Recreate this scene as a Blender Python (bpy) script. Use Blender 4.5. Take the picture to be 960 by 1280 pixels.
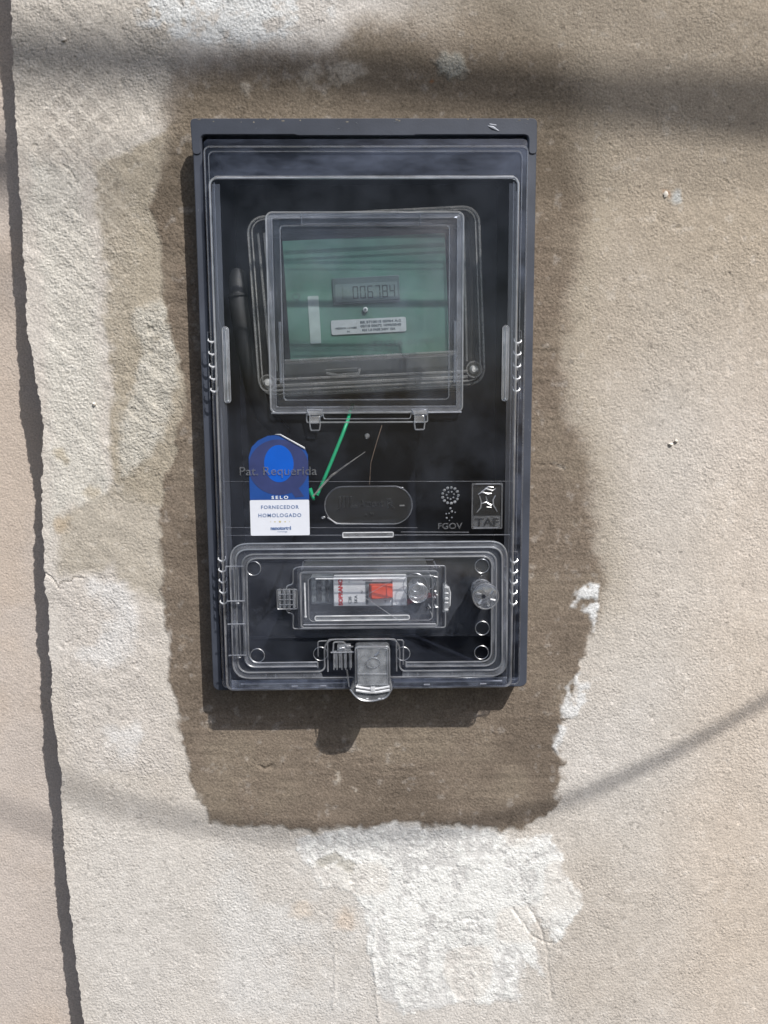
import bpy, bmesh, math, random
import numpy as np
from mathutils import Vector, Matrix

# ------------------------------------------------------------------ camera, sky, sun, exposure
S = bpy.context.scene
for o in list(bpy.data.objects):
    bpy.data.objects.remove(o)
COL = S.collection
PITCH, YAW, ROLL = math.radians(7.577), math.radians(0.946), math.radians(-0.390)
CAM = np.array([0.00167, -0.50057, -0.14801])
fw = np.array([math.sin(YAW)*math.cos(PITCH), math.cos(YAW)*math.cos(PITCH), -math.sin(PITCH)])
rt0 = np.array([math.cos(YAW), -math.sin(YAW), 0.0]); up0 = np.cross(rt0, fw)
rt = math.cos(ROLL)*rt0 + math.sin(ROLL)*up0
up = -math.sin(ROLL)*rt0 + math.cos(ROLL)*up0
cd = bpy.data.cameras.new('camera'); cam = bpy.data.objects.new('camera', cd); COL.objects.link(cam)
cam.matrix_world = Matrix(((rt[0], up[0], -fw[0], CAM[0]), (rt[1], up[1], -fw[1], CAM[1]),
                           (rt[2], up[2], -fw[2], CAM[2]), (0, 0, 0, 1)))
cd.sensor_fit = 'HORIZONTAL'; cd.sensor_width = 36; cd.lens = 36; cd.clip_start = 0.01; cd.clip_end = 500
S.camera = cam

SUN = Vector((0.65, -1.0, 1.33))                     # towards the sun
w = bpy.data.worlds.new('World'); S.world = w; w.use_nodes = True
nt = w.node_tree; bg = nt.nodes['Background']
sky = nt.nodes.new('ShaderNodeTexSky'); sky.sky_type = 'NISHITA'; sky.sun_disc = False
sky.sun_elevation = math.atan2(SUN.z, math.hypot(SUN.x, SUN.y)); sky.sun_rotation = math.atan2(SUN.x, SUN.y)
sky.air_density = 1.0; sky.dust_density = 2.0
nt.links.new(sky.outputs[0], bg.inputs[0]); bg.inputs[1].default_value = 0.10
sl = bpy.data.lights.new('sun', 'SUN'); sl.energy = 4.6; sl.angle = math.radians(0.53); sl.color = (1.0, 0.975, 0.94)
sun = bpy.data.objects.new('sun', sl); COL.objects.link(sun)
sun.rotation_euler = SUN.to_track_quat('Z', 'Y').to_euler(); sun.location = (2, -3, 4)
S.view_settings.view_transform = 'Standard'; S.view_settings.look = 'None'
S.cycles.transparent_max_bounces = 48
S.view_settings.exposure = 0.12; S.view_settings.gamma = 1.0; S.view_settings.use_curve_mapping = False

# ------------------------------------------------------------------ helpers
def lin(r, g, b, k=1.0):
    return tuple((((c/255)/12.92) if c/255 <= .04045 else ((c/255+.055)/1.055)**2.4)/k for c in (r, g, b))
def P(x, z, d=0.0):                                  # millimetres on the wall (x right, z up, d out of the wall)
    return Vector((x/1000.0, -d/1000.0, z/1000.0))
def wall_mm(px, py):                                 # measured photo point -> millimetres on the wall plane
    dr = fw + rt*(px-480)/960.0 + up*(640-py)/960.0
    t = -CAM[1]/dr[1]; p = CAM + dr*t
    return (p[0]*1000, p[2]*1000)

def tag(o, label=None, cat=None, group=None, kind=None):
    if label: o['label'] = label
    if cat: o['category'] = cat
    if group: o['group'] = group
    if kind: o['kind'] = kind
    return o
def thing(name, loc, label, cat, group=None):
    o = bpy.data.objects.new(name, None); COL.objects.link(o); o.location = loc; o.empty_display_size = .01
    return tag(o, label, cat, group)
def put(name, me, parent=None, label=None):
    o = bpy.data.objects.new(name, me); COL.objects.link(o)
    if parent is not None:
        o.parent = parent
        if parent.type == 'EMPTY': o.matrix_parent_inverse = Matrix.Translation(-parent.location)
    if label: o['label'] = label
    return o
def obj(name, bm, m, parent=None, smooth=True, label=None, bevel=0, angle=40, seg=2):
    bmesh.ops.recalc_face_normals(bm, faces=bm.faces[:])
    me = bpy.data.meshes.new(name); bm.to_mesh(me); bm.free()
    me.materials.append(m)
    if smooth:
        me.polygons.foreach_set('use_smooth', [True]*len(me.polygons))
        me.set_sharp_from_angle(angle=math.radians(angle))
    o = put(name, me, parent, label)
    if bevel:
        b = o.modifiers.new('bevel', 'BEVEL'); b.width = bevel/1000; b.segments = seg; b.limit_method = 'ANGLE'
        b.angle_limit = math.radians(40); b.harden_normals = False
    return o
def again(src, dx=0, dz=0, dd=0, parent=None, label=None):
    c = src.copy(); COL.objects.link(c)
    c.location = src.location + P(dx, dz, dd)
    if parent is not None: c.parent = parent
    if label: c['label'] = label
    return c

def box(bm, x0, x1, z0, z1, d0, d1):
    v = [bm.verts.new(P(x, z, d)) for d in (d0, d1) for z in (z0, z1) for x in (x0, x1)]
    for f in ((0,1,3,2), (4,6,7,5), (0,4,5,1), (2,3,7,6), (0,2,6,4), (1,5,7,3)):
        bm.faces.new([v[i] for i in f])
def rrect(x0, x1, z0, z1, r, n=6):
    out = []
    for cx, cz, a0 in ((x1-r, z1-r, 0), (x0+r, z1-r, 90), (x0+r, z0+r, 180), (x1-r, z0+r, 270)):
        for i in range(n+1):
            a = math.radians(a0 + 90*i/n); out.append((cx+r*math.cos(a), cz+r*math.sin(a)))
    return out
def roundpoly(pts, r, closed=True, n=5):             # a polyline with rounded corners
    out = []; N = len(pts)
    for i, p in enumerate(pts):
        if not closed and i in (0, N-1): out.append(p); continue
        a = Vector(pts[i-1]); b = Vector(p); c = Vector(pts[(i+1) % N])
        u = a-b; v = c-b; rr = min(r, u.length*.49, v.length*.49)
        s = b+u.normalized()*rr; e = b+v.normalized()*rr
        for k in range(n+1):
            t = k/n; out.append(tuple(s*(1-t)**2 + b*2*t*(1-t) + e*t*t))
    return out
def loft(bm, rings, cap0=False, cap1=False, closed=True):   # rings = list of lists of (x, z, d)
    R = [[bm.verts.new(P(*p)) for p in ring] for ring in rings]
    n = len(R[0])
    for a, b in zip(R, R[1:]):
        for i in range(n if closed else n-1):
            bm.faces.new((a[i], a[(i+1) % n], b[(i+1) % n], b[i]))
    if cap0: bm.faces.new(R[0])
    if cap1: bm.faces.new(R[-1])
def slab(bm, outline, d0, d1, ch=0.0):               # an outline (x, z) given real thickness, front edge chamfered
    cx = sum(p[0] for p in outline)/len(outline); cz = sum(p[1] for p in outline)/len(outline)
    hx = max(abs(p[0]-cx) for p in outline); hz = max(abs(p[1]-cz) for p in outline)
    ins = [(cx+(x-cx)*(1-ch/hx), cz+(z-cz)*(1-ch/hz)) for x, z in outline]
    rings = [[(x, z, d0) for x, z in outline]]
    if ch: rings += [[(x, z, d1-ch) for x, z in outline], [(x, z, d1) for x, z in ins]]
    else: rings += [[(x, z, d1) for x, z in outline]]
    loft(bm, rings, True, True)
def frame(bm, outer, inner, d0, d1):                 # two outlines of the same length -> a closed frame
    R = [[bm.verts.new(P(x, z, d)) for x, z in o] for o, d in ((outer, d0), (outer, d1), (inner, d1), (inner, d0))]
    n = len(outer)
    for k in range(4):
        a, b = R[k], R[(k+1) % 4]
        for i in range(n): bm.faces.new((a[i], a[(i+1) % n], b[(i+1) % n], b[i]))
def tube(bm, pts, r, closed=False, n=6, cap=True):   # pts = list of (x, z, d) mm
    V = [P(*p) for p in pts]; N = len(V); rings = []; nrm = None
    for i in range(N):
        a = V[i-1] if (closed or i > 0) else V[i]; b = V[(i+1) % N] if (closed or i < N-1) else V[i]
        t = (b-a)
        if t.length < 1e-9: t = Vector((1, 0, 0))
        t.normalize()
        if nrm is None: nrm = t.orthogonal().normalized()
        nrm = (nrm - t*nrm.dot(t))
        if nrm.length < 1e-6: nrm = t.orthogonal()
        nrm.normalize(); bi = t.cross(nrm)
        rr = (r[i] if isinstance(r, (list, tuple)) else r)/1000
        rings.append([bm.verts.new(V[i] + (nrm*math.cos(2*math.pi*k/n) + bi*math.sin(2*math.pi*k/n))*rr) for k in range(n)])
    for i in range(N if closed else N-1):
        A = rings[i]; B = rings[(i+1) % N]
        off = 0
        if closed and i == N-1:
            off = min(range(n), key=lambda s: sum((A[k].co-B[(k+s) % n].co).length for k in range(n)))
        for k in range(n):
            bm.faces.new((A[k], A[(k+1) % n], B[(k+1+off) % n], B[(k+off) % n]))
    if cap and not closed:
        bm.faces.new(rings[0]); bm.faces.new(rings[-1])
def path(pts, d): return [(p[0], p[1], d) for p in pts]
def ellipse(cx, cz, rx, rz, n=28): return [(cx+rx*math.cos(2*math.pi*i/n), cz+rz*math.sin(2*math.pi*i/n)) for i in range(n)]
def cyl(bm, axis, radii, n=24):                      # axis = (x, z, d) points, one radius each: a turned solid
    rings = [[(x+r*math.cos(2*math.pi*i/n), z+r*math.sin(2*math.pi*i/n), d) for i in range(n)] for (x, z, d), r in zip(axis, radii)]
    loft(bm, rings, True, True)
def blob(bm, x, z, d, rx, rz, rd, seg=8):
    bmesh.ops.create_uvsphere(bm, u_segments=seg, v_segments=max(4, seg*2//3), radius=1,
        matrix=Matrix.Translation(P(x, z, d)) @ Matrix.Diagonal((rx/1000, rd/1000, rz/1000, 1)))
def text(s, x, z, d, size, m, name, parent, width=None, rot=0.0, ext=.05, bold=0.0, space=1.0, mirror=False, label=None):
    cu = bpy.data.curves.new('t', 'FONT'); cu.body = s; cu.size = size/1000; cu.align_x = 'CENTER'; cu.align_y = 'CENTER'
    cu.extrude = ext/1000; cu.offset = bold/1000; cu.space_character = space; cu.resolution_u = 3
    t = bpy.data.objects.new('t', cu); COL.objects.link(t)
    bpy.context.view_layer.update()
    me = bpy.data.meshes.new_from_object(t.evaluated_get(bpy.context.evaluated_depsgraph_get()))
    bpy.data.objects.remove(t); bpy.data.curves.remove(cu)
    n = len(me.vertices); co = np.empty(n*3); me.vertices.foreach_get('co', co); co = co.reshape(-1, 3)*1000
    cxx = (co[:, 0].max()+co[:, 0].min())/2; cyy = (co[:, 1].max()+co[:, 1].min())/2
    co[:, 0] -= cxx; co[:, 1] -= cyy
    if width: co[:, 0] *= width/(co[:, 0].max()-co[:, 0].min())
    if mirror: co[:, 0] *= -1
    c, s_ = math.cos(math.radians(rot)), math.sin(math.radians(rot))
    out = np.stack([x+co[:, 0]*c-co[:, 1]*s_, -(d+co[:, 2]), z+co[:, 0]*s_+co[:, 1]*c], 1)/1000
    me.vertices.foreach_set('co', out.astype(np.float32).ravel()); me.update()
    if mirror: me.flip_normals()
    me.name = name; me.materials.clear(); me.materials.append(m)
    return put(name, me, parent, label)

# ------------------------------------------------------------------ materials
def mat(name, col, rough=.5, var=.0, scale=200, metal=0, spec=.5, bump=0, bscale=600):
    m = bpy.data.materials.new(name); m.use_nodes = True; N = m.node_tree; b = N.nodes['Principled BSDF']
    b.inputs['Base Color'].default_value = (*col, 1); b.inputs['Roughness'].default_value = rough
    b.inputs['Metallic'].default_value = metal; b.inputs['Specular IOR Level'].default_value = spec
    tc = N.nodes.new('ShaderNodeTexCoord')
    if var:
        n = N.nodes.new('ShaderNodeTexNoise'); n.inputs['Scale'].default_value = scale; n.inputs['Detail'].default_value = 6
        N.links.new(tc.outputs['Object'], n.inputs['Vector'])
        r = N.nodes.new('ShaderNodeMapRange'); r.inputs[1].default_value = .3; r.inputs[2].default_value = .7
        r.inputs[3].default_value = 1-var; r.inputs[4].default_value = 1+var
        N.links.new(n.outputs[0], r.inputs[0])
        mx = N.nodes.new('ShaderNodeVectorMath'); mx.operation = 'SCALE'; mx.inputs[0].default_value = col
        N.links.new(r.outputs[0], mx.inputs['Scale']); N.links.new(mx.outputs[0], b.inputs['Base Color'])
    if bump:
        n2 = N.nodes.new('ShaderNodeTexNoise'); n2.inputs['Scale'].default_value = bscale; n2.inputs['Detail'].default_value = 4
        N.links.new(tc.outputs['Object'], n2.inputs['Vector'])
        bp = N.nodes.new('ShaderNodeBump'); bp.inputs['Strength'].default_value = 1; bp.inputs['Distance'].default_value = bump
        N.links.new(n2.outputs[0], bp.inputs['Height']); N.links.new(bp.outputs[0], b.inputs['Normal'])
    return m
def clear(name, tint, diff, gloss_rough, dust_sheen=0.0, dscale=40, dcol=(.75, .78, .82), spec0=.04, wave=0.0, streak=1.0):
    """thin clear plastic: see-through + fresnel gloss + a little scatter, with a film of dust broken up by noise; on ribs, flange and bands it is painted sheen"""
    m = bpy.data.materials.new(name); m.use_nodes = True; N = m.node_tree; L = N.links
    for n in list(N.nodes): N.nodes.remove(n)
    out = N.nodes.new('ShaderNodeOutputMaterial'); tr = N.nodes.new('ShaderNodeBsdfTransparent'); tr.inputs[0].default_value = (*tint, 1)
    gl = N.nodes.new('ShaderNodeBsdfGlossy'); gl.inputs['Roughness'].default_value = gloss_rough
    df = N.nodes.new('ShaderNodeBsdfDiffuse'); df.inputs[0].default_value = (*dcol, 1)
    lw = N.nodes.new('ShaderNodeLayerWeight'); lw.inputs[0].default_value = .5
    pw = N.nodes.new('ShaderNodeMath'); pw.operation = 'POWER'; pw.inputs[1].default_value = 5; L.new(lw.outputs['Facing'], pw.inputs[0])
    ma = N.nodes.new('ShaderNodeMath'); ma.operation = 'MULTIPLY_ADD'; ma.inputs[1].default_value = .9; ma.inputs[2].default_value = spec0
    L.new(pw.outputs[0], ma.inputs[0])
    tc = N.nodes.new('ShaderNodeTexCoord')
    mp = N.nodes.new('ShaderNodeMapping'); mp.inputs['Scale'].default_value = (1, 1, streak); L.new(tc.outputs['Object'], mp.inputs[0])
    n1 = N.nodes.new('ShaderNodeTexNoise'); n1.inputs['Scale'].default_value = dscale; n1.inputs['Detail'].default_value = 8; n1.inputs['Roughness'].default_value = .65
    L.new(mp.outputs[0], n1.inputs['Vector'])
    r = N.nodes.new('ShaderNodeMapRange'); r.inputs[1].default_value = .42; r.inputs[2].default_value = .75; r.inputs[3].default_value = diff; r.inputs[4].default_value = diff+dust_sheen
    L.new(n1.outputs[0], r.inputs[0])
    mx = N.nodes.new('ShaderNodeMixShader'); L.new(r.outputs[0], mx.inputs[0]); L.new(tr.outputs[0], mx.inputs[1]); L.new(df.outputs[0], mx.inputs[2])
    m2 = N.nodes.new('ShaderNodeMixShader'); L.new(ma.outputs[0], m2.inputs[0]); L.new(mx.outputs[0], m2.inputs[1]); L.new(gl.outputs[0], m2.inputs[2])
    if wave:
        n2 = N.nodes.new('ShaderNodeTexNoise'); n2.inputs['Scale'].default_value = 22; n2.inputs['Detail'].default_value = 2
        L.new(tc.outputs['Object'], n2.inputs['Vector'])
        bp = N.nodes.new('ShaderNodeBump'); bp.inputs['Strength'].default_value = 1; bp.inputs['Distance'].default_value = wave
        L.new(n2.outputs[0], bp.inputs['Height']); L.new(bp.outputs[0], gl.inputs['Normal'])
    L.new(m2.outputs[0], out.inputs[0])
    return m
def glass(name, rough=.04, col=(.97, .98, 1.0)):
    m = bpy.data.materials.new(name); m.use_nodes = True; b = m.node_tree.nodes['Principled BSDF']
    b.inputs['Base Color'].default_value = (*col, 1); b.inputs['Transmission Weight'].default_value = 1
    b.inputs['Roughness'].default_value = rough; b.inputs['IOR'].default_value = 1.5
    return m

M = {}
M['grey'] = mat('dark_grey_plastic', (.052, .059, .078), .46, .24, 34, bump=.00006, bscale=900)
M['scuff'] = mat('scuffed_plastic', (.16, .17, .19), .6)
M['splash'] = mat('mortar_splash', (.22, .20, .165), .95, .2, 500)
M['tray'] = mat('black_plastic', (.013, .015, .022), .35, .25, 60)
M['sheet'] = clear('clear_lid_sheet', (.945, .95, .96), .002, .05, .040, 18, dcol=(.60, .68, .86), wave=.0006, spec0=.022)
M['flange'] = clear('clear_lid_flange', (.82, .84, .89), .016, .08, .16, 14, dcol=(.50, .58, .80), wave=.0010, streak=3.2)  # bluish streaks paint the sky's reflection into the flange
M['wall'] = clear('dark_shadow_lining', (.13, .14, .16), .07, .10, .05, 80, dcol=(.6, .66, .82))
M['side'] = clear('clear_lid_edge', (.97, .972, .98), .035, .12, .08, 60)
M['rib'] = clear('clear_rib', (.80, .82, .86), .06, .30, .26, 45, dcol=(.86, .88, .92), spec0=.30)  # white share paints the sun's glints along the clear ribs
M['ribdim'] = clear('clear_rib_faint', (.88, .89, .92), .015, .32, .08, 70, dcol=(.80, .85, .95), spec0=.16)
M['ribhot'] = clear('clear_rib_bright', (.7, .72, .75), .42, .25, .4, 120, dcol=(.92, .93, .95), spec0=.15)  # brighter copy of the rib, with stronger painted glints
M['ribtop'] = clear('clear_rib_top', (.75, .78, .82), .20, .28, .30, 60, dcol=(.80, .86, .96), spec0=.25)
M['knob'] = clear('clear_knob', (.86, .87, .89), .035, .10, .10, 150, dcol=(.86, .88, .92), spec0=.12)
M['cover'] = clear('clear_cover_sheet', (.97, .972, .98), .007, .08, .040, 22, dcol=(.66, .72, .86), spec0=.03)
M['haze'] = clear('hazy_groove', (.88, .89, .91), .045, .20, .10, 70, dcol=(.74, .77, .84), spec0=.04)  # milky colour paints the light scattered between the ribs
M['hazedim'] = clear('hazy_margin', (.92, .925, .94), .016, .16, .05, 40, dcol=(.62, .68, .82), spec0=.03, streak=.15)  # streaky painted haze for the lid's side strips
M['block'] = clear('clear_block', (.84, .86, .88), .09, .14, .16, 150, dcol=(.86, .88, .92), spec0=.10)
M['glass'] = glass('clear_polycarbonate', .05)
M['latch'] = clear('clear_latch', (.34, .36, .38), .09, .14, .14, 120, dcol=(.82, .85, .90), spec0=.08)
M['case'] = clear('clear_meter_case', (.90, .91, .92), .006, .12, .035, 50, dcol=(.72, .72, .70), spec0=.025)
M['caserib'] = clear('clear_meter_case_rib', (.8, .8, .8), .13, .3, .15, 120, dcol=(.75, .74, .70), spec0=.08)
M['emboss'] = clear('embossed_plastic', (.95, .955, .965), .0, .2, .012, 60, spec0=.015)
M['letter'] = clear('moulded_letter', (.80, .81, .84), .05, .3, .06, 200, spec0=.1)
M['oval'] = clear('moulded_oval', (.93, .94, .95), .006, .25, .01, 60, spec0=.05)
M['gutter'] = clear('hazy_gutter', (.7, .72, .78), .03, .14, .20, 60, dcol=(.66, .72, .86))
M['embossdark'] = clear('embossed_dark', (.52, .53, .56), .012, .35, .02, 200, spec0=.05)
M['green'] = mat('green_label', (.070, .172, .128), .7, .30, 38)
M['lcd'] = mat('lcd_grey_green', (.13, .185, .17), .35, .06, 300)
M['lcdink'] = mat('lcd_segment', (.028, .042, .04), .5)
M['lcdghost'] = mat('lcd_segment_faint', (.10, .14, .13), .5)
M['bezel'] = mat('lcd_bezel', (.075, .115, .11), .5)
M['plate'] = mat('plate_silver', (.42, .46, .455), .45, .08, 250)
M['ink'] = mat('printed_ink', (.06, .08, .09), .6)
M['greenink'] = mat('printed_ink_green', (.06, .12, .105), .6)
M['termcover'] = mat('terminal_cover', (.055, .06, .06), .6, .25, 70)
M['steel'] = mat('screw_steel', (.75, .74, .70), .4, .1, 400, metal=.6)
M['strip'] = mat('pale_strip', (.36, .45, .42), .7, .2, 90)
M['white'] = mat('breaker_white', (.84, .85, .83), .5, .05, 200)
M['bgrey'] = mat('breaker_grey', (.20, .22, .22), .5, .2, 300)
M['red'] = mat('red_plastic', (.88, .10, .035), .4, .08, 300)
M['redink'] = mat('red_ink', (.62, .07, .07), .6)
M['redwire'] = mat('dark_red_wire', (.16, .02, .025), .5)
M['blue'] = mat('sticker_blue', (.012, .06, .25), .4, .08, 120)
M['bright'] = mat('sticker_bright_blue', (.0, .085, .46), .4, .05, 120)
M['navy'] = mat('sticker_navy', (.030, .042, .13), .4, .12, 120)
M['paper'] = mat('sticker_white', (.66, .68, .74), .5, .02, 200)
M['blueink'] = mat('sticker_blue_ink', (.09, .15, .30), .6)
M['gold'] = mat('sticker_gold', (.45, .38, .12), .6)
M['whiteink'] = mat('sticker_white_ink', (.7, .74, .8), .6)
M['wgreen'] = mat('green_wire_pvc', (.012, .36, .16), .4, .08, 200)
M['wbrown'] = mat('copper_strand', (.13, .095, .07), .5, .2, 200)
M['wgrey'] = mat('grey_strand', (.18, .175, .165), .5, .2, 200)
M['cable'] = mat('black_cable', (.010, .011, .012), .6, .5, 90)
M['rubber'] = mat('overhead_cable_black', (.02, .02, .02), .6, .1, 30)

# ------------------------------------------------------------------ the plastered wall
def vnoise(x, z, wl, seed):                          # smooth value noise, wavelength in mm, range -1..1
    rng = np.random.RandomState(seed); T = rng.rand(256, 256)*2-1
    a = x/wl; b = z/wl; i = np.floor(a).astype(int); j = np.floor(b).astype(int)
    u = a-i; v = b-j; u = u*u*u*(u*(6*u-15)+10); v = v*v*v*(v*(6*v-15)+10)
    g = lambda p, q: T[p & 255, q & 255]
    return (g(i, j)*(1-u)+g(i+1, j)*u)*(1-v) + (g(i, j+1)*(1-u)+g(i+1, j+1)*u)*v
def fbm(x, z, wl, seed, o=4, gain=.55):
    s = 0; a = 1; t = 0
    for k in range(o):
        s = s + a*vnoise(x+37.1*k, z-11.7*k, wl/2**k, seed+k); t += a; a *= gain
    return s/t
def sdf(x, z, poly):                                 # > 0 inside, mm
    n = len(poly); best = np.full(x.shape, 1e9); ins = np.zeros(x.shape, bool)
    for k in range(n):
        ax, az = poly[k]; bx, bz = poly[(k+1) % n]
        ex, ez = bx-ax, bz-az
        t = np.clip(((x-ax)*ex+(z-az)*ez)/(ex*ex+ez*ez+1e-9), 0, 1)
        best = np.minimum(best, np.hypot(x-ax-t*ex, z-az-t*ez))
        c = ((az > z) != (bz > z)) & (x < (bx-ax)*(z-az)/(bz-az+1e-12)+ax); ins ^= c
    return np.where(ins, best, -best)
def sm(a, b, t): u = np.clip((t-a)/(b-a), 0, 1); return u*u*(3-2*u)
def poly(*pts): return [wall_mm(*p) for p in pts]
def pline(x, z, pts):                                # distance to an open polyline, mm
    best = np.full(x.shape, 1e9)
    for (ax, az), (bx, bz) in zip(pts, pts[1:]):
        ex, ez = bx-ax, bz-az; t = np.clip(((x-ax)*ex+(z-az)*ez)/(ex*ex+ez*ez+1e-9), 0, 1)
        best = np.minimum(best, np.hypot(x-ax-t*ex, z-az-t*ez))
    return best
K = 1.0                                              # light on the wall relative to albedo
EDGE = [(97, -212.4), (6, -214), (-50, -213.6), (-100, -214.7), (-118, -212.0), (-150, -209.2), (-180, -210.4), (-192, -213.2), (-244, -213), (-300, -214.6),
        (-355, -214.2), (-389, -212.5), (-440, -213.2), (-489, -212.1), (-582, -208)]
def edge_x(z):
    zz = [e[0] for e in EDGE][::-1]; xx = [e[1] for e in EDGE][::-1]
    return np.interp(z, zz, xx) + 1.0*fbm(z, z*0, 2.8, 900, 3) + .9*vnoise(z, z*0, 11, 901) + .35*vnoise(z, z*0, 1.5, 902)

BAL = np.array((.94, 1.01, 1.10))
def paint(x, z):
    """albedo, height (mm), wet and lime masks of the plaster at wall points (mm)"""
    C = lambda r, g, b: np.array(lin(r, g, b, K))*BAL
    wx = x + 5*fbm(x, z, 22, 11) + 1.6*vnoise(x, z, 4, 17); wz = z + 5*fbm(x, z, 22, 31) + 1.6*vnoise(x, z, 4, 37)
    col = np.empty(x.shape+(3,)); col[:] = C(199, 186, 171)
    rough = np.full(x.shape, .75); h = np.zeros(x.shape)
    def mix(m, c, k=1.0): nonlocal col; col = col*(1-(m*k)[..., None]) + c*(m*k)[..., None]
    px_per = .5215
    big = fbm(x, z, 130, 51); med = fbm(x, z, 34, 61); fine = fbm(x, z, 6, 71, 3)
    mix(sm(-.2, .6, big), C(190, 174, 156), .5); mix(sm(.0, .6, -big), C(205, 194, 182), .5)
    mix(sm(180, 260, x), C(205, 182, 158), .45)
    # older, browner plaster across the top right
    m = sm(-190, -20, z + 30*big)*sm(0, 80, x)
    mix(m, C(170, 152, 130), .92)
    # pale render left of the box
    m = sm(0, 10, sdf(wx, wz, poly((20, 170), (110, 200), (128, 330), (136, 560), (150, 640), (90, 640), (55, 700), (50, 400))))
    mix(m, C(204, 193, 177), .95); rough += .35*m
    m = sm(-8, 8, sdf(wx, wz, poly((10, -10), (230, -10), (215, 150), (120, 215), (20, 190))))
    mix(m, C(190, 177, 161), .9); rough += .30*m
    # tan band between the pale render and the box
    m = sm(-2, 4, sdf(wx, wz, poly((118, 205), (160, 185), (215, 150), (250, 150), (250, 480), (225, 560), (215, 640), (140, 620), (132, 400))))
    mix(m, C(166, 151, 130), .95); rough += .25*m
    m = sm(-2, 5, sdf(wx, wz, poly((172, 385), (205, 370), (218, 420), (228, 470), (205, 545), (180, 590), (150, 600), (150, 520), (170, 450))))
    mix(m*sm(-.5, .1, med+fine*.6), C(192, 181, 164), .9); rough += .6*m; h += .5*m
    m = sm(-3, 6, sdf(wx, wz, poly((75, 640), (150, 600), (215, 640), (212, 760), (180, 745), (130, 720), (70, 715))))
    mix(m, C(176, 162, 143), .85)
    m = sm(-3, 6, sdf(wx, wz, poly((65, 725), (140, 700), (180, 760), (200, 800), (190, 850), (215, 900), (215, 970), (90, 970))))
    mix(m, C(200, 187, 173), .85); mix(m*sm(.1, .5, med), C(214, 206, 197), .6); rough += .3*m
    # lime traces along the top
    m = sm(-4, 6, sdf(wx, wz, poly((160, -20), (430, -20), (415, 25), (330, 60), (260, 62), (215, 50), (170, 40))))
    mix(m*sm(-.35, .25, fine+med), C(208, 203, 195), .85); rough += .35*m
    # pale lower field
    m = sm(-15, 30, sdf(wx, wz, poly((80, 1000), (240, 1030), (700, 1050), (700, 1300), (100, 1300))))
    mix(m, C(206, 195, 182), .6)
    m = sm(0, 22, sdf(wx, wz, poly((250, 1040), (390, 1050), (470, 1130), (480, 1300), (260, 1290))))
    mix(m*sm(-.3, .4, med), C(210, 201, 190), .7); rough += .1*m
    m = sm(.15, .45, vnoise(x, z, 30, 77))*sm(-520, -460, -z-0)*0
    # damp mortar collar round the box
    wet_s = sdf(wx, wz, poly((212, 135), (225, 95), (300, 78), (420, 68), (450, 40), (520, 32), (560, 50), (640, 40), (705, 70), (722, 140), (728, 230), (716, 330), (700, 420),
                             (712, 520), (736, 600), (748, 690), (742, 760), (722, 830), (702, 890), (694, 960), (684, 1018), (640, 1036), (560, 1030),
                             (480, 1032), (380, 1036), (262, 1026), (238, 980), (222, 900), (210, 800), (204, 690), (205, 640), (216, 560), (236, 480), (216, 430), (208, 390), (206, 330), (190, 260), (206, 200)))
    top = sm(-60, 20, z)
    soft = 2.0 + 9*sm(0, 60, x)*sm(-330, -200, z) + 12*sm(-20, 40, z)
    wet_s = wet_s + 3*sm(0, 80, x) + (6*med + 4*fine)*sm(0, 80, x + 2*np.maximum(z+20, 0))
    wet = sm(-soft, soft, wet_s)
    C_wet = C(121, 105, 89)
    mix(wet, C_wet, .97)
    mix(wet*sm(-.1, .6, med), C(134, 119, 101), .6); mix(wet*sm(.0, .5, -big - med*.6), C(106, 92, 78), .6)
    mix(wet*sm(-30, -20, -wet_s)*0, C_wet)
    mix(wet*top, C(128, 113, 94), .6)
    rough += -.12*wet; h += .5*wet + wet*(.16*vnoise(x*.12, z, 3.4, 131) + .12*vnoise(x*.2+z*.05, z, 9, 132))
    # a paler halo where it is drying
    mix(sm(-30, 0, wet_s)*(1-wet)*sm(60, 100, x)*sm(-330, -250, z), C(160, 145, 124), .55)
    # pale flecks dragged over the mortar
    for q in (((370, 85), (395, 78), (405, 95), (380, 105)), ((410, 85), (455, 72), (462, 90), (430, 108), (412, 104)), ((300, 105), (312, 105), (316, 140), (300, 138))):
        m = sm(-3, 3, sdf(wx, wz, poly(*q)))*sm(-.3, .3, fine+med); mix(m, C(172, 158, 140), .8); h += .5*m
    m = sm(-2.5, 3, sdf(wx, wz, poly((542, 72), (560, 62), (582, 68), (586, 88), (570, 100), (548, 94)))); mix(m, C(178, 168, 150), .95); h += 1.3*m; rough += 1.2*m
    m = sm(-1.5, 2, sdf(wx, wz, poly((722, 730), (745, 735), (748, 765), (742, 792), (735, 770), (715, 758))))*sm(-.25, .2, fine); mix(m, C(216, 210, 202), .9); h += .3*m
    m = sm(-1.5, 2, sdf(wx, wz, poly((708, 855), (726, 838), (742, 850), (740, 880), (712, 905), (700, 940), (694, 930), (702, 880))))*sm(-.35, .2, fine); mix(m, C(214, 207, 198), .85); h += .2*m
    m = sm(-1.5, 2, sdf(wx, wz, poly((410, 955), (440, 950), (520, 1005), (430, 1010))))*sm(.0, .5, fine+med); mix(m, C(160, 145, 127), .8)
    # white lime splash below
    lime_s = sdf(wx, wz, poly((368, 1046), (430, 1036), (480, 1028), (520, 1034), (560, 1036), (612, 1040), (640, 1050), (690, 1044), (704, 1085), (728, 1122), (700, 1165), (692, 1174),
                              (668, 1138), (660, 1160), (682, 1222), (652, 1200), (648, 1252), (560, 1256), (500, 1268), (472, 1246), (462, 1190), (452, 1135), (440, 1118), (400, 1108), (376, 1080)))
    streak = vnoise(x, z*.22, 7, 88)
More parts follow.
